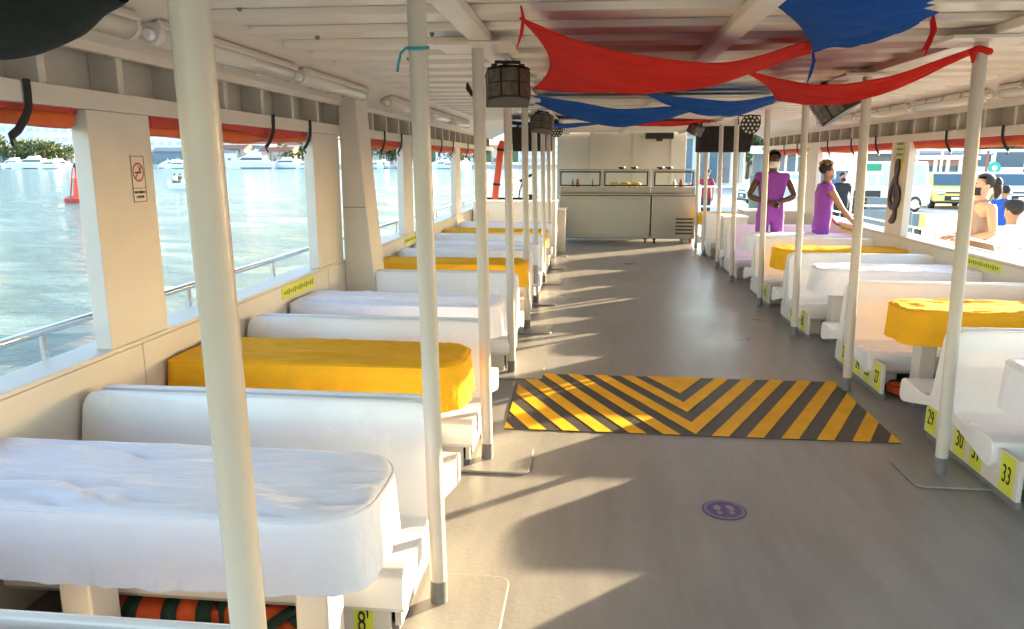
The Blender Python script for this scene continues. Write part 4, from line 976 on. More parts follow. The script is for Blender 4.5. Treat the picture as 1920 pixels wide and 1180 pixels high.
    keys = ['pel', 'waist', 'chest', 'neck0', 'ne', 'lsh', 'rsh', 'lhip', 'rhip', 'lhe', 'rhe']; links = [('pel', 'waist'), ('waist', 'chest'), ('chest', 'neck0'), ('neck0', 'ne'), ('chest', 'lsh'), ('chest', 'rsh'), ('pel', 'lhip'), ('pel', 'rhip'), ('lhip', 'lhe'), ('rhip', 'rhe')]
    if sit: keys = keys[:7]; links = links[:6]
    if not sleeves: keys += ['lse', 'rse']; links += [('lsh', 'lse'), ('rsh', 'rse')]
    if sleeves > 0:
        keys += ['lua', 'rua', 'lfe', 'rfe']; links += [('lsh', 'lua'), ('rsh', 'rua'), ('lua', 'lfe'), ('rua', 'rfe')]
        if sleeves > 1: keys = keys[:-2]; links = links[:-2]; keys += ['lel', 'rel', 'lfa', 'rfa', 'lwe', 'rwe']; links += [('lua', 'lel'), ('rua', 'rel'), ('lel', 'lfa'), ('rel', 'rfa'), ('lfa', 'lwe'), ('rfa', 'rwe')]
    if backless: keys = ['pel', 'waist', 'chest', 'neck0', 'ne']; links = links[:4]
    sub('top', keys, links, .016, top)
    if skirt:
        b = MB(); b.tube([(0, 0, 1.02 + dz), (0, 0, .90 + dz), (0, .0, .62 + dz), (0, 0, .30 + dz)], [.165, .20, .195, .18], 20); b.build('skirt', skirt, t, smooth=True)
    else:
        lk = [('pel', 'lhip'), ('pel', 'rhip'), ('pel', 'waist'), ('waist', 'we')] + ([('lhip', 'lkn'), ('lkn', 'lcf'), ('rhip', 'rkn'), ('rkn', 'rcf')] if sit else [('lhip', 'ltg'), ('ltg', 'lkn'), ('lkn', 'lcf'), ('lcf', 'lan'), ('rhip', 'rtg'), ('rtg', 'rkn'), ('rkn', 'rcf'), ('rcf', 'ran')])
        ks = ['pel', 'lhip', 'rhip', 'waist', 'we'] + (['lkn', 'lcf', 'rkn', 'rcf'] if sit else ['ltg', 'lkn', 'lcf', 'lan', 'rtg', 'rkn', 'rcf', 'ran'])
        sub('trousers', ks, lk, .013, bottom)
    for sg, n in ((-1, 'l'), (1, 'r')):
        a = V[P[n + 'an']]; c = V[P[n + 'to']]; b = MB(); b.tube([a + Vector((0, -.03, -.045)), a.lerp(c, .5) + Vector((0, 0, -.01)), c], [.042, .045, .036], 10); b.build('shoe', M['clothblack'], t, smooth=True)
    hz = 1.665 + dz; b = MB()
    if hairkind == 'short': b.ball((0, ly - .012, hz + .02), (.089, .108, .088), 16, 10)
    elif hairkind == 'curly':
        b.ball((0, ly - .01, hz + .02), (.089, .108, .088), 16, 10); c_ = MB()
        for i in range(42):
            a, e = random.uniform(0, 2 * PI), random.uniform(.6, 1.5); c_.ball((.088 * math.cos(a) * math.cos(e), ly - .015 + .105 * math.sin(a) * math.cos(e), hz + .03 + .095 * math.sin(e)), random.uniform(.018, .028), 6, 5)
        c_.build('curls', M['hairblond'], t, smooth=True); hair = M['hair']
    else:
        b.ball((0, ly - .014, hz + .015), (.092, .11, .092), 16, 10); b.ball((0, ly - .14, hz - .0), (.055, .06, .065), 12, 8)
        b.tube([(0, ly - .15, hz - .03), (0, ly - .17, hz - .1), (0, ly - .15, hz - .17)], [.045, .042, .015], 10)
    ho = b.build('hair', hair, t, smooth=True)
    # cut the hair cap away from the face
    bm = bmesh.new(); bm.from_mesh(ho.data); zc = hz + .035
    dl = [f for f in bm.faces if f.calc_center_median().y > ly + .03 and f.calc_center_median().z < zc + .02 + (f.calc_center_median().y - ly - .03) * .15]
    bmesh.ops.delete(bm, geom=dl, context='FACES'); bm.to_mesh(ho.data); bm.free()
    if mask:
        b = MB(); b.grid(lambda u, w: ((.070 * math.sin((u - .5) * 2.4)), ly + .022 + .090 * math.cos((u - .5) * 2.4) + .012 * math.sin(PI * w), hz - .135 + .085 * w), 10, 4); b.build('face_mask', mask, t, smooth=True, solid=.003)
    for sg in (-1, 1):
        b = MB(); b.ball((sg * .032, ly + .105, hz - .002), (.013, .008, .007), 8, 6); b.build('eye', M['ink'], t, smooth=True)
    if cap:
        b = MB(); b.lathe([(.115, 0), (.112, .05), (.085, .085), (.02, .1)], 18); o = b.build('cap', cap, t, smooth=True); o.location = (0, ly, hz + .02)
    return t
pA = atZ(1432, 300, 1.7); 
person('tall crew member in sleeveless purple outfit with hands clasped in front', (2.52, 10.95, 0), PI, M['skinD'], M['purple'], M['purple'], M['hair'], M['mask'], 1.84,
       {'l': ((-.30, .02, 1.16), (-.07, .20, 1.10)), 'r': ((.30, .02, 1.16), (.07, .21, 1.08))})
person('crew member in sleeveless purple top with blond tipped hair leaning on the right wall', (3.16, 10.75, 0), -PI / 2, M['skinM'], M['purple'], M['purple'], M['hairblond'], M['maskblue'], 1.67,
       {'r': ((.26, .20, 1.12), (.22, .40, .92)), 'l': ((-.25, .06, 1.12), (-.2, .22, .95))}, hairkind='curly', lean=.03)
person('man in black T-shirt and trousers standing on the quay', atD(1583, 19.6, -.25), PI + .1, M['skinM'], M['clothblack'], M['clothblack'], M['hair'], M['clothblack'], 1.66,
       {'l': ((-.30, -.02, 1.15), (-.27, .02, .92)), 'r': ((.34, -.05, 1.18), (.36, -.03, .95))}, sleeves=1)
pw = atD(1850, 8.6, -.25)
person('woman in taupe halter top and brown skirt with black mask on the quay', pw, PI / 2 + .1, M['skinL'], M['taupe'], M['brownskirt'], M['hair'], M['clothblack'], 1.80,
       {'l': ((-.24, -.02, 1.12), (-.1, .20, 1.05)), 'r': ((.24, -.04, 1.12), (.14, .22, 1.06))}, hairkind='bun', skirt=M['brownskirt'], backless=True)
person('person in bright blue shirt behind the woman on the quay', atD(1893, 13.5, -.25), -.3, M['skinM'], M['shirtblue'], M['jeans'], M['hair'], None, 1.52, sleeves=1)
person('seated man in white shirt and dark cap at the right edge', atD(1914, 9.6, -.25), .2, M['skinM'], M['shirtwhite'], M['jeans'], M['hair'], None, 1.9, sleeves=2, sit=True, cap=M['clothblack'])
person('person in maroon shirt and cap out beyond the right end of the counter', atD(1327, 24, -.25), PI - .5, M['skinM'], M['maroon'], M['jeans'], M['hair'], M['clothblack'], 1.68,
       {'r': ((.28, .12, 1.22), (.42, .32, 1.30))}, sleeves=1, cap=M['clothblack'])

# ------------------------------------------------------------------ quay: vehicles, kiosk, boards
def car(label, loc, rotz, body, kind='hatch', plate=True, group='cars parked on the quay'):
    t = thing('parked_car', label, 'car', loc, rotz, group)
    van = kind == 'van'
    L, Wd, H = (4.6, 1.9, 1.95) if van else (3.9, 1.68, 1.5)
    pr = [(-L / 2, .30), (-L / 2 + .02, .62), (-L / 2 + .12, .74), (-L / 2 + .95, .92), (L / 2 - .15, .95), (L / 2, .80), (L / 2 - .02, .28)] if not van else [(-L / 2, .32), (-L / 2 + .02, .70), (-L / 2 + .15, .85), (-L / 2 + .65, 1.02), (L / 2 - .05, 1.05), (L / 2, .9), (L / 2, .3)]
    b = MB(); b.prism(pr, 'x', -Wd / 2, Wd / 2); b.build('body', body, t, bevel=.07)
    if van: cp = [(-L / 2 + .65, 1.0), (-L / 2 + 1.15, H - .06), (-L / 2 + 1.4, H), (L / 2 - .15, H), (L / 2 - .03, 1.0)]
    else: cp = [(-L / 2 + .85, .90), (-L / 2 + 1.55, H - .07), (-L / 2 + 1.9, H), (L / 2 - .75, H - .02), (L / 2 - .18, .92)]
    vs = []
    for sg in (-1, 1):
        for (y, z) in cp: vs.append((sg * (Wd / 2 - .03 - (.14 if z > 1.2 else .02)), y, z))
    n = len(cp); b = MB(); b.add(vs, [tuple(range(n)), tuple(range(2 * n - 1, n - 1, -1))] + [(i, n + i, n + (i + 1) % n, (i + 1) % n) for i in range(n)]); b.build('cabin', body, t, bevel=.05)
    # windscreen and side glass, proud of the cabin
    (y0, z0), (y1, z1) = cp[0], cp[1]; d = Vector((0, y1 - y0, z1 - z0)).normalized(); nr = Vector((0, -d.z, d.y)) * .012
    a = Vector((0, y0, z0)) + d * .08; c = Vector((0, y1, z1)) - d * .03
    b = MB(); w0, w1 = Wd / 2 - .13, Wd / 2 - .23; b.add([Vector((-w0, a.y, a.z)) + nr, Vector((w0, a.y, a.z)) + nr, Vector((w1, c.y, c.z)) + nr, Vector((-w1, c.y, c.z)) + nr], [(0, 1, 2, 3)]); b.build('windscreen', M['carglass'], t, solid=.01)
    for sg in (-1, 1):
        for (ya, yb) in ((cp[1][0] + .12, .05), (.12, cp[3][0] - .1)):
            b = MB(); b.add([(sg * (Wd / 2 - .04), ya - .1, 1.0), (sg * (Wd / 2 - .04), yb, 1.0), (sg * (Wd / 2 - .145), yb, H - .12), (sg * (Wd / 2 - .145), ya + .12, H - .12)], [(0, 1, 2, 3)]); b.build('side_window', M['washedglass' if van else 'carglass'], t, solid=.012)
        b = MB(); b.box(sg * Wd / 2 - .02, sg * Wd / 2 + .02, -L / 2 - .01, -L / 2 + .05, 0, 0); b = MB()
        b.M = Matrix.Translation((sg * (Wd / 2 - .24), -L / 2 - .004, .66)); b.ball((0, 0, 0), (.17, .05, .085), 12, 8); b.build('headlight', M['chrome'], t, smooth=True)
        b = MB(); b.M = Matrix.Translation((sg * (Wd / 2 + .07), -L / 2 + 1.15, 1.0)); b.ball((0, 0, 0), (.1, .05, .07), 10, 6); b.build('mirror', body, t, smooth=True)
        for y in (-L / 2 + .75, L / 2 - .72):
            x = sg * (Wd / 2 - .09)
            b = MB(); b.tube([(x - .09, y, .31), (x + .09, y, .31)], .31, 20); wh = b.build('wheel', M['tyre'], t, smooth=35)
            b = MB(); b.tube([(x + sg * .091, y, .31), (x + sg * .1, y, .31)], .2, 14); b.build('rim', M['rim'], wh)
        b = MB(); b.box(sg * (Wd / 2 - .2) - .1, sg * (Wd / 2 - .2) + .1, L / 2 - .012, L / 2 + .01, .62, .82); b.build('tail_light', M['redlight'], t, bevel=.01)
    b = MB(); b.box(-.45, .45, -L / 2 - .022, -L / 2 - .001, .36, .56); b.build('lower_grille', M['black'], t, bevel=.01)
    b = MB(); b.box(-.42, .42, -L / 2 - .004, -L / 2 + .02, .665, .715); b.build('upper_grille', M['black'], t)
    b = MB(); b.box(-Wd / 2 + .08, Wd / 2 - .08, -L / 2 - .03, -L / 2 + .1, .23, .33); b.build('bumper_lip', M['black'], t, bevel=.02)
    if plate: b = MB(); b.box(-.2, .2, -L / 2 - .034, -L / 2 - .023, .41, .51); b.build('number_plate', M['white'], t)
    return t
car('pale yellow hatchback facing the boat on the quay', atD(1778, 33, -.25), -.18, M['taxi'])
car('white van parked on the quay behind the man in black', atD(1625, 30, -.25), -1.25, M['carwhite'], 'van')
car('silver white car parked left of the clef pillar', atD(1700, 36, -.25), -.5, M['carsilver'])
car('white car parked behind the person in blue', atD(1890, 33, -.25), -.1, M['carwhite'])
car('white car behind the purple crew member on the right', atD(1475, 34, -.25), -1.4, M['carwhite'])
def bus():
    t = thing('bus', 'white coach with red trim parked far on the quay', 'bus', atD(1893, 66, -.25), -.12)
    W2, H, L = 1.28, 3.0, 9
    b = MB(); b.box(-W2, W2, 0, L, .35, H); b.build('body', M['carwhite'], t, bevel=.18)
    b = MB(); b.box(-W2 + .15, W2 - .15, -.02, .03, 1.45, 2.75); b.build('windscreen', M['carglass'], t, bevel=.05)
    b = MB(); b.box(-.9, .9, -.025, -.005, .62, .80); b.build('grille', M['black'], t)
    for sg in (-1, 1):
        b = MB(); b.box(sg * W2 - .16 if sg > 0 else -W2, W2 if sg > 0 else -W2 + .16, -.028, .02, .5, 1.3); b.build('red_trim', M['redlight'], t, bevel=.02)
        b = MB(); b.box(sg * (W2 - .32) - .14, sg * (W2 - .32) + .14, -.03, .0, .85, 1.05); b.build('headlight', M['chrome'], t)
        b = MB(); b.tube([(sg * (W2 + .05), .1, 2.6), (sg * (W2 + .3), -.15, 2.5), (sg * (W2 + .3), -.15, 1.9)], .05, 8); b.build('mirror', M['black'], t)
        b = MB(); b.box(sg * (W2 + .006) - .01, sg * (W2 + .006) + .01, .8, L - .5, 1.5, 2.6); b.build('side_window', M['carglass'], t)
        for y in (1.8, L - 2): b = MB(); x = sg * (W2 - .14); b.tube([(x - .14, y, .48), (x + .14, y, .48)], .48, 20); b.build('wheel', M['tyre'], t, smooth=35)
bus()
def shed(label, loc, rotz, w, d, h, wall, roof, cols=0, nm='shed', slope=.5, slats=0, over=.8):
    t = thing(nm, label, 'building', loc, rotz)
    b = MB(); b.box(-w / 2, w / 2, 0, d, 0, h); b.build('wall', wall, t)
    b = MB(); b.prism([(-over, h), (d + over, h + slope), (d + over, h + slope + .18), (-over, h + .18)], 'x', -w / 2 - over, w / 2 + over); b.build('roof', roof, t)
    for i in range(cols):
        x = -w / 2 + .5 + (w - 1) * i / max(1, cols - 1); b = MB(); b.box(x - .09, x + .09, -over + .1, -over + .28, 0, h - .02); b.build('column', M['bldg'], t)
    for i in range(slats):
        x = -w / 2 + w * (i + .5) / slats; b = MB(); b.box(x - w / slats * .3, x + w / slats * .3, -.06, -.005, .3, h - .3); b.build('cladding_strip', M['bldggrey'] if i % 2 else M['bluegrey'], t)
    return t
shed('long low grey shed with white roof across the quay', atD(1600, 52, -.25), -.1, 12, 6, 2.45, M['bldggrey'], M['bldg'], 0, slats=14)
kt = shed('brick red kiosk with white awning on the quay', atD(1775, 44, -.25), -.15, 2.3, 2.4, 2.05, M['kioskwall'], M['bldg'], 3, 'kiosk', .1, over=.45)
b = MB(); b.box(-.9, .7, -.03, -.005, 1.0, 1.7); b.build('window', M['winglass'], kt)
shed('grey shed with blue roof beside the kiosk', atD(1752, 50, -.25), -.15, 3.2, 4, 2.45, M['bldggrey'], mat('blue_roof', (.22, .33, .42), .5, var=.1), 0, slats=8)
shed('pale glass fronted terminal beyond the counter', atD(1290, 60, -.25), .1, 9, 6, 4.0, M['bldg'], M['bldggrey'], 4, slats=9)
shed('tan house with red roof beyond the bow', atD(1430, 95, -.25), .0, 9, 7, 5.2, M['bldgtan'], M['roofred'], 0, slope=1.6)
shed('white house with red roof far behind the parked cars', atD(1520, 110, -.25), .0, 14, 8, 5, M['bldg'], M['roofred'], 0, slope=1.8)
t = thing('parasol_tent', 'white market canopy over the quay stalls', 'canopy', atD(1610, 38, -.25), -.1)
b = MB(); b.prism([(-3.4, 2.75), (0, 3.35), (3.4, 2.75), (3.4, 2.62), (-3.4, 2.62)], 'y', -2, 2); b.build('canopy', M['white'], t)
for x in (-3.2, 3.2):
    for y in (-1.8, 1.8): b = MB(); b.cyl((x, y, 0), (x, y, 2.62), .05, n=8); b.build('post', M['white'], t)
t = thing('container', 'green container with a white lower edge on the quay', 'container', atD(1640, 27, .95), 0)
t.location.z = -.25
b = MB(); b.box(-.2, .27, 0, .8, 1.62, 1.87); b.build('green_panel', M['greenbox'], t, bevel=.02)
b = MB(); b.box(-.2, .27, 0, .8, 1.5, 1.619); b.build('white_edge', M['white'], t)
for x in (-.14, .21): b = MB(); b.box(x - .03, x + .03, .1, .18, 0, 1.499); b.build('leg', M['white'], t)
t = thing('chalkboard', 'black menu board leaning in a white frame on the quay', 'board', atD(1634, 13.5, -.25), -.15)
b = MB(); b.M = Matrix.Rotation(R(-8), 4, 'X'); b.box(-.24, .24, 0, .03, .5, 1.45); b.build('board', M['slate'], t)
b = MB(); b.tube([(.26, 0, 0), (.30, .16, 1.5)], .02, 8); b.build('frame_leg', M['white'], t)
b = MB(); b.tube([(-.26, 0, 0), (-.24, .16, 1.5)], .02, 8); b.build('frame_leg', M['white'], t)
for k in range(5):
    b = MB(); b.M = Matrix.Rotation(R(-8), 4, 'X'); w_ = .12 + .06 * ((k * 5) % 3); b.box(-w_, w_ * .8, -.004, -.001, 1.0 + k * .08, 1.02 + k * .08); b.build('chalk_line', mat('chalk', (.4, .45, .48), .9, var=.3, vscale=40), t)
t = thing('planter', 'blue grey planter box with white rail beside the chalkboard', 'planter', atD(1672, 13, -.25), -.1)
b = MB(); b.box(-.42, .42, 0, .35, .1, 1.12); b.build('box', M['bluegrey'], t, bevel=.02)
b = MB(); b.box(-.2, .2, .4, .6, .1, 1.32); b.build('back_panel', M['bluegrey'], t, bevel=.02)
b = MB(); b.tube([(-.5, -.05, 1.2), (.5, -.05, 1.2)], .02, 8); b.build('rail', M['white'], t)
t = thing('crate', 'dark blue and yellow box standing on the quay right of the clef pillar', 'box', atD(1735, 14, -.25), .1)
b = MB(); b.box(-.14, .0, 0, .3, .72, 1.0); b.build('blue_half', M['bluegrey'], t, bevel=.015)
b = MB(); b.box(.002, .13, 0, .3, .72, 1.0); b.build('yellow_half', M['taxi'], t, bevel=.015)
for x in (-.1, .08): b = MB(); b.box(x - .02, x + .02, .05, .25, 0, .719); b.build('leg', M['black'], t)
t = thing('traffic_sign', 'round teal traffic sign on a pole left of the bus', 'sign', atD(1865, 48, -.25), 0)
b = MB(); b.cyl((0, 0, 0), (0, 0, 2.6), .05, n=8); b.build('post', M['bldg'], t)
b = MB(); b.tube([(0, -.06, 1.55), (0, -.09, 1.55)], .38, 24); b.build('disc', M['teal'], t)
b = MB(); b.tube([(0, -.091, 1.55), (0, -.1, 1.55)], .16, 12); b.build('emblem', M['white'], t)
t = thing('lamp_post', 'slim red and white post beside the kiosk', 'post', atD(1851, 40, -.25))
b = MB(); b.cyl((0, 0, 0), (0, 0, 2.5), .06, n=8); b.build('shaft', M['roofred'], t)
t = thing('signboard', 'pale blue painted signboard with white round emblem on the quay', 'signboard', atD(1468, 15.5, -.25), .05)
b = MB(); b.box(-.62, .62, 0, .08, .6, 1.68); b.build('panel', M['skyblue'], t, bevel=.01)
b = MB(); b.tube([(.15, -.004, 1.05), (.15, -.012, 1.05)], .22, 20); b.build('emblem', M['white'], t)
b = MB(); b.box(-.56, .56, -.006, -.001, 1.42, 1.60); b.build('white_band', M['white'], t)
for x in (-.5, .5): b = MB(); b.box(x - .03, x + .03, .081, .13, 0, 1.5); b.build('leg', M['white'], t)
t = thing('pontoon_rail', 'white double rail fence on the bow side of the quay', 'railing', atD(1330, 20, -.25), 0)
for z in (.78, 1.3):
    b = MB(); b.tube([(-1.4, 0, z), (1.2, 0, z)], .025, 8); b.build('rail', M['white'], t)
for x in (-1.3, -.2, 1.1): b = MB(); b.cyl((x, 0, 0), (x, 0, 1.32), .03, n=8); b.build('post', M['white'], t)
t = thing('chair', 'white slatted chair holding the man in the white shirt', 'chair', atD(1914, 9.6, -.25), .2)
b = MB(); b.box(-.25, .25, -.22, .25, .40, .44); b.build('seat', M['white'], t, bevel=.01)
b = MB(); b.box(-.25, .25, -.26, -.22, .60, .95); b.build('backrest', M['white'], t, bevel=.01)
for x in (-.22, .22):
    b = MB(); b.cyl((x, .2, 0), (x, .2, .40), .018, n=8); b.build('leg', M['chrome'], t); b = MB(); b.cyl((x, -.24, 0), (x, -.24, .95), .018, n=8); b.build('leg', M['chrome'], t)

# ------------------------------------------------------------------ trees
def leaves(b, c, r, n, sz, rng):
    for i in range(n):
        while True:
            q_ = Vector((rng.uniform(-1, 1), rng.uniform(-1, 1), rng.uniform(-1, 1)))
            if .25 < q_.length < 1: break
        p = Vector((c[0] + q_.x * r[0], c[1] + q_.y * r[1], c[2] + q_.z * r[2]))
        a = Vector((rng.gauss(0, 1), rng.gauss(0, 1), rng.gauss(0, .6))).normalized(); u = a.orthogonal().normalized(); w = a.cross(u)
        s1, s2 = sz * rng.uniform(.6, 1.3), sz * rng.uniform(.4, .8)
        b.add([p - u * s1, p + w * s2, p + u * s1, p - w * s2], [(0, 1, 2, 3)])
def tree(label, loc, h, r, m, seed, n=420, sz=.35, group='trees around the harbour'):
    rng = random.Random(seed); t = thing('tree', label, 'tree', loc, 0, group)
    b = MB(); b.tube([(0, 0, -.2), (.1, 0, h * .3), (.05, .1, h * .6)], [h * .035, h * .025, h * .012], 8)
    for k in range(4):
        a = rng.uniform(0, 6.28); b.tube([(.08, 0, h * .35), (r * .35 * math.cos(a), r * .35 * math.sin(a), h * .55), (r * .6 * math.cos(a), r * .6 * math.sin(a), h * .72)], [h * .015, h * .01, h * .004], 6)
    b.build('trunk', M['bark'], t)
    b = MB()
    for k in range(7):
        a = rng.uniform(0, 6.28); q_ = rng.uniform(.15, .65) * r; rr = rng.uniform(.38, .6) * r
        leaves(b, (q_ * math.cos(a), q_ * math.sin(a), h * rng.uniform(.36, .80)), (rr, rr, rr * .75), n // 7, sz, rng)
    b.build('crown', m, t); return t
def palm(label, loc, h, seed):
    rng = random.Random(seed); t = thing('palm_tree', label, 'palm tree', loc, 0, 'palms on the far shore')
    b = MB(); b.tube([(0, 0, 0), (.15, 0, h * .5), (.1, 0, h)], [.22, .17, .14], 8); b.build('trunk', M['bark'], t)
    b = MB()
    for k in range(16):
        a = 2 * PI * k / 16 + rng.uniform(-.2, .2); e = rng.uniform(-.2, .9); L = h * .42
        pts = [Vector((math.cos(a) * L * u * math.cos(e * (1 - u)), math.sin(a) * L * u * math.cos(e * (1 - u)), h + L * (.55 * math.sin(e) * u * 1.5 - .55 * u * u))) for u in (0, .25, .5, .75, 1)]
        sd2 = Vector((-math.sin(a), math.cos(a), 0))
        for i in range(4):
            w0, w1 = L * .13 * math.sin(PI * (i / 4 * .85 + .12)), L * .13 * math.sin(PI * ((i + 1) / 4 * .85 + .12))
            dn = Vector((0, 0, -.35))
            for sg in (-1, 1): b.add([pts[i], pts[i + 1], pts[i + 1] + sd2 * sg * w1 + dn * w1 * 1.4, pts[i] + sd2 * sg * w0 + dn * w0 * 1.4], [(0, 1, 2, 3)])
    b.build('fronds', M['palm'], t)
TT = [(8, 300, 12, 'tree at the far left edge of the opposite shore'), (35, 305, 10.5, 'olive tree behind the yachts at far left'), (62, 300, 11, 'light green tree left of the red buoy'), (85, 300, 10, 'spreading tree above the moored yachts at left'), (108, 305, 9.5, 'low bushy tree behind the small launch'), (135, 300, 9, 'pale tree just left of the buoy column'),
      (583, 300, 14, 'rounded green tree left of the pier on the far shore'), (600, 295, 12, 'smaller tree touching the second pillar on the far shore'), (712, 300, 12, 'bushy tree right of the pier on the far shore'), (748, 305, 10, 'dark tree before the second pole on the far shore'), (868, 320, 13, 'tree beside the far end of the left wall'), (885, 330, 11, 'low tree at the bow end of the far shore')]
for i, (x, d, h, l) in enumerate(TT): tree(l, atD(x, d, .6), h, h * .55, M['leaflight'] if i < 6 else M['leaf'], i + 3, 420, h * .055)
for i, (x, d, h, l) in enumerate(((822, 300, 13, 'palm on the far shore right of the second pole'), (720, 296, 10, 'palm on the far shore right of the pier'), (835, 310, 10, 'shorter palm left of the far pillar'))): palm(l, atD(x, d, .6), h, i)
TR_ = [(1255, 70, 7, 'tree behind the glass terminal'), (1330, 78, 6.5, 'dark green tree under the right speaker'), (1402, 85, 6, 'tree left of the tan house'), (1460, 80, 5, 'round tree behind the blue signboard'), (1492, 90, 6, 'tree behind the white banner'), (1835, 85, 7.5, 'tree left of the coach'), (1870, 95, 8, 'tree behind the coach'), (1930, 90, 9, 'tall tree right of the coach'), (1545, 120, 8, 'distant tree above the long shed'), (1690, 110, 8, 'distant tree above the blue roofed shed')]
for i, (x, d, h, l) in enumerate(TR_): tree(l, atD(x, d, -.25), h, h * .5, M['leaf'], i + 40, 420, h * .06)
# ------------------------------------------------------------------ far shore buildings
def tower(label, x, d, w, h, m, rows, cols, dep=14, roof=None):
    p = atD(x, d, .6); t = thing('building', label, 'building', p, _a)
    b = MB(); b.box(-w / 2, w / 2, 0, dep, 0, h); b.build('wall', m, t)
    wd, hh = w / cols, h / rows; w0 = None
    for i in range(cols):
        for j in range(rows):
            if w0 is None:
                b = MB(); b.box(-wd * .28, wd * .28, -.12, -.02, -hh * .22, hh * .22); w0 = b.build('window', M['washedglass'], t); o = w0
            else: o = w0.copy(); COL.objects.link(o)
            o.location = (-w / 2 + wd * (i + .5), 0, hh * (j + .55))
    if roof: b = MB(); b.prism([(-1, h), (dep / 2, h + 2.5), (dep + 1, h)], 'x', -w / 2 - .8, w / 2 + .8); b.build('roof', roof, t)
    else: b = MB(); b.box(-w / 2 - .3, w / 2 + .3, -.3, dep + .3, h + .001, h + .5); b.build('parapet', M['bldg'], t)
tower('white high rise at the far left above the yachts', 20, 360, 26, 40, M['bldg'], 9, 6)
tower('white apartment block with balconies left of the buoy', 110, 350, 20, 34, M['bldg'], 8, 5)
tower('tall white block between the first two windows', 190, 380, 30, 46, M['bldg'], 10, 6)
tower('white hotel behind the nearest pole', 330, 350, 24, 18, M['bldg'], 5, 6)
tower('pale hotel right of the nearest pole', 425, 340, 14, 14, M['bldgtan'], 4, 4)
tower('grey boathouse behind the large yacht', 455, 312, 22, 7.5, M['bldggrey'], 1, 5, 10)
tower('white boatyard building with red roof', 520, 325, 26, 8, M['bldg'], 2, 6, 12, M['roofred'])
tower('long white waterfront building before the pier', 575, 340, 30, 10, M['bldg'], 3, 8, 12)
tower('cream waterfront house right of the pier', 735, 320, 16, 7, M['bldgtan'], 2, 4, 10, M['roofred'])
tower('white waterfront villa left of the second pole', 765, 335, 14, 9, M['bldg'], 3, 4, 10)
tower('blue grey quayside store right of the second pole', 850, 320, 12, 8, M['bluegrey'], 2, 3, 10)
tower('white villa seen between the far left poles', 875, 335, 14, 12, M['bldg'], 4, 3, 10)
tower('white block seen past the left row of poles', 1010, 340, 18, 12, M['bldg'], 4, 5, 10)
rb_ = random.Random(11); lowb = None
for i in range(22):
    x = rb_.choice([rb_.uniform(-20, 165), rb_.uniform(310, 345), rb_.uniform(425, 605), rb_.uniform(425, 605), rb_.uniform(700, 775), rb_.uniform(812, 960)])
    p = atD(x, rb_.uniform(300, 312), .6); w, h, d_ = rb_.uniform(6, 14), rb_.uniform(3, 6.5), 7
    t = thing('waterfront_building', 'low building squeezed into the waterfront row behind the moored boats', 'building', p, _a + rb_.uniform(-.2, .2), 'low buildings crowding the far shore')
    b = MB(); b.box(-w / 2, w / 2, 0, d_, 0, h); b.build('wall', rb_.choice([M['bldg'], M['bldgtan'], M['bldggrey'], M['bluegrey']]), t)
    b = MB(); b.prism([(-.8, h), (d_ / 2, h + rb_.uniform(.4, 1.8)), (d_ + .8, h)], 'x', -w / 2 - .5, w / 2 + .5); b.build('roof', rb_.choice([M['roofred'], M['bldg'], M['bldggrey']]), t)
    for k in range(int(w / 2.4)):
        b = MB(); xx = -w / 2 + 1.2 + k * 2.4; b.box(xx - .6, xx + .6, -.1, -.02, .9, min(2.4, h - .5)); b.build('window', M['winglass'], t)
for i in range(16):
    x = rb_.choice([rb_.uniform(-10, 165), rb_.uniform(500, 608), rb_.uniform(700, 775), rb_.uniform(812, 900)])
    tree('bushy tree in the green band along the far waterfront', atD(x, rb_.uniform(296, 316), .6), rb_.uniform(5, 10), rb_.uniform(4, 6), M['leaflight'] if i % 2 else M['leaf'], 80 + i, 280, .55, 'trees of the green band on the far shore')
# ------------------------------------------------------------------ boats
def hull_mb(L, Bm, H):
    b = MB(); n = 10; secs = []
    for i in range(n + 1):
        u = i / n; w = Bm / 2 * (1 - max(0, (u - .45) / .55) ** 2.2); sh = H * (1 + .35 * u * u)
        y = -L / 2 + L * u
        secs.append([(-w, y, sh), (-w * .88, y - (0 if u < 1 else .1 * L), 0 - .2), (w * .88, y - (0 if u < 1 else .1 * L), -.2), (w, y, sh)])
    vs = [p for s_ in secs for p in s_]; fs = [(0, 1, 2, 3)]
    for i in range(n):
        for k in range(4): fs.append((i * 4 + k, i * 4 + (k + 1) % 4, (i + 1) * 4 + (k + 1) % 4, (i + 1) * 4 + k))
    b.add(vs, fs); return b
def yacht(label, loc, rotz, L, group, dark=None, fly=True):
    t = thing('yacht', label, 'yacht', loc, rotz, group); H = L * .12
    hull_mb(L, L * .27, H).build('hull', M['carwhite'], t)
    b = MB(); b.box(-L * .137, L * .137, -L * .48, L * .1, .15, .45); b.build('waterline_stripe', M['bluegrey'] if dark is None else dark, t)
    b = MB(); b.prism([(-L * .36, H), (L * .22, H * 1.1), (L * .12, H * 1.75), (L * .0, H * 2.0), (-L * .34, H * 2.0)], 'x', -L * .105, L * .105); b.build('deckhouse', M['carwhite'], t)
    for sg in (-1, 1): b = MB(); b.prism([(-L * .30, H * 1.35), (L * .13, H * 1.35), (L * .07, H * 1.72), (-L * .30, H * 1.72)], 'x', sg * L * .1055, sg * L * .109); b.build('window_band', M['carglass'], t)
    if fly:
        b = MB(); b.prism([(-L * .24, H * 2.001), (L * .02, H * 2.001), (-L * .04, H * 2.5), (-L * .22, H * 2.5)], 'x', -L * .08, L * .08); b.build('flybridge', M['carwhite'], t)
        b = MB(); b.tube([(0, -L * .14, H * 2.5), (0, -L * .17, H * 3.3)], .08, 6); b.build('mast', M['chrome'], t)
    return t
g = 'boats moored along the far shore'
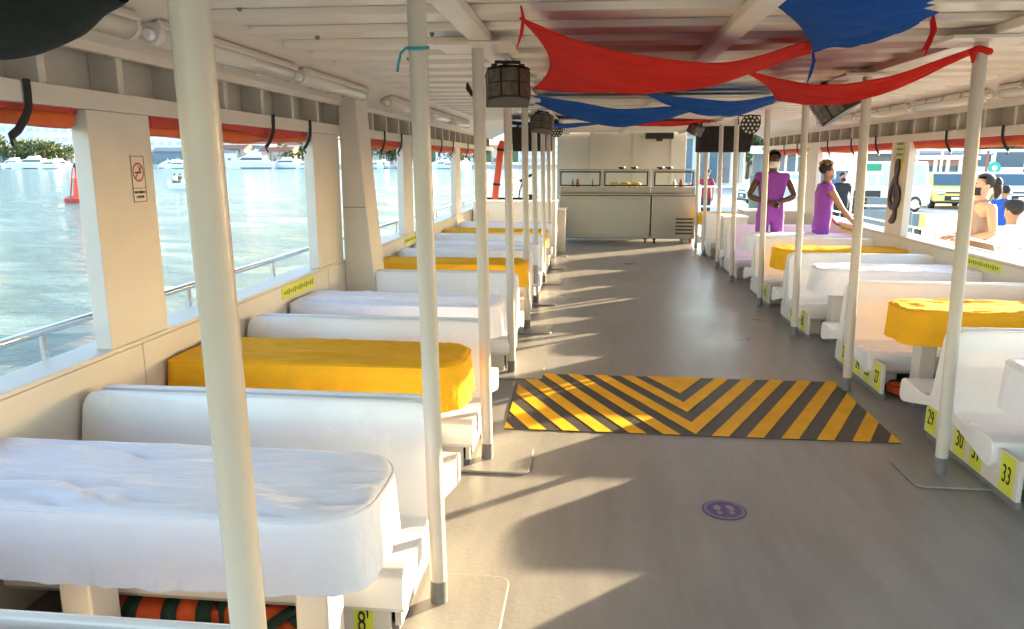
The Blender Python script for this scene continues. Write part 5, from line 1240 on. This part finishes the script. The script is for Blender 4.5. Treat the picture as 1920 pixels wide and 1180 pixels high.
y0_ = yacht('large white yacht with dark stripe right of the nearest pole', atD(465, 276, -.9), PI / 2 + .1, 19, g, M['slate'])
for x, d, L, rz, l in ((22, 274, 13, 1.3, 'white motor yacht at the far left edge'), (55, 268, 15, 1.75, 'long white yacht left of the red buoy'), (90, 262, 11, 1.4, 'white cruiser touching the water left of the buoy'), (118, 272, 12, -1.3, 'white cabin boat just left of the buoy'), (330, 275, 10, 1.5, 'small white launch left of the nearest pole'),
                       (530, 280, 14, 1.6, 'white yacht right of the large dark striped one'), (570, 272, 9, 1.2, 'small white boat under the rounded green tree'), (592, 270, 8, -1.5, 'small boat beside the second pillar'),
                       (775, 280, 8, 1.4, 'small boat left of the second pole'), (828, 278, 11, 1.5, 'white boat below the palm tree'), (848, 275, 9, -1.4, 'blue white boat before the far pillar')):
    c = dup(y0_, atD(x, d, -.9), l, rz); c.scale = (L / 19,) * 3
rng_ = random.Random(5)
for i in range(26):
    x = rng_.choice([rng_.uniform(0, 160), rng_.uniform(310, 345), rng_.uniform(500, 605), rng_.uniform(700, 770), rng_.uniform(810, 900), rng_.uniform(500, 605)])
    c = dup(y0_, atD(x, rng_.uniform(281, 286), -.9), 'distant white boat in the crowded marina row behind the nearer yachts', rng_.choice([1, -1]) * rng_.uniform(.2, 1.6), group='distant boats crowding the marina row'); c.scale = (rng_.uniform(.35, .6),) * 3
bt = thing('motor_boat', 'small open motor boat with two people left of the nearest pole', 'boat', atD(340, 74, -.9), 1.2)
hull_mb(4.6, 1.7, .5).build('hull', M['carwhite'], bt)
b = MB(); b.box(-.45, .45, -.3, .1, .4, .9); b.build('console', M['bluegrey'], bt)
for i, (dx, l) in enumerate(((-9, 'person in white top in the small motor boat'), (1, 'person in dark top in the small motor boat'))):
    p = atD(334 + dx, 74, -.75); person(l, p, 1.2, M['skinM'], M['shirtwhite'] if i == 0 else M['clothblack'], M['jeans'], M['hair'], None, 1.7, sleeves=1, sit=True)
by = thing('buoy', 'red channel buoy floating left of the first window pillar', 'buoy', atZ(149, 380, -.9))
b = MB(); b.lathe([(.75, -.2), (.85, .12), (.85, .28), (.5, .42)], 20); b.build('float', M['buoyred'], by, smooth=35)
b = MB()
for k in range(4):
    a = PI / 4 + k * PI / 2; b.tube([(.46 * math.cos(a), .46 * math.sin(a), .4), (.16 * math.cos(a), .16 * math.sin(a), 2.2)], .045, 6)
b.build('tower', M['buoyred'], by)
b = MB(); b.lathe([(.40, .42), (.24, 1.55)], 4); b.build('skirt', M['buoyred'], by)
b = MB(); b.lathe([(.14, 2.2), (.16, 2.32), (.05, 2.5)], 12); b.build('lantern', M['black'], by, smooth=True)
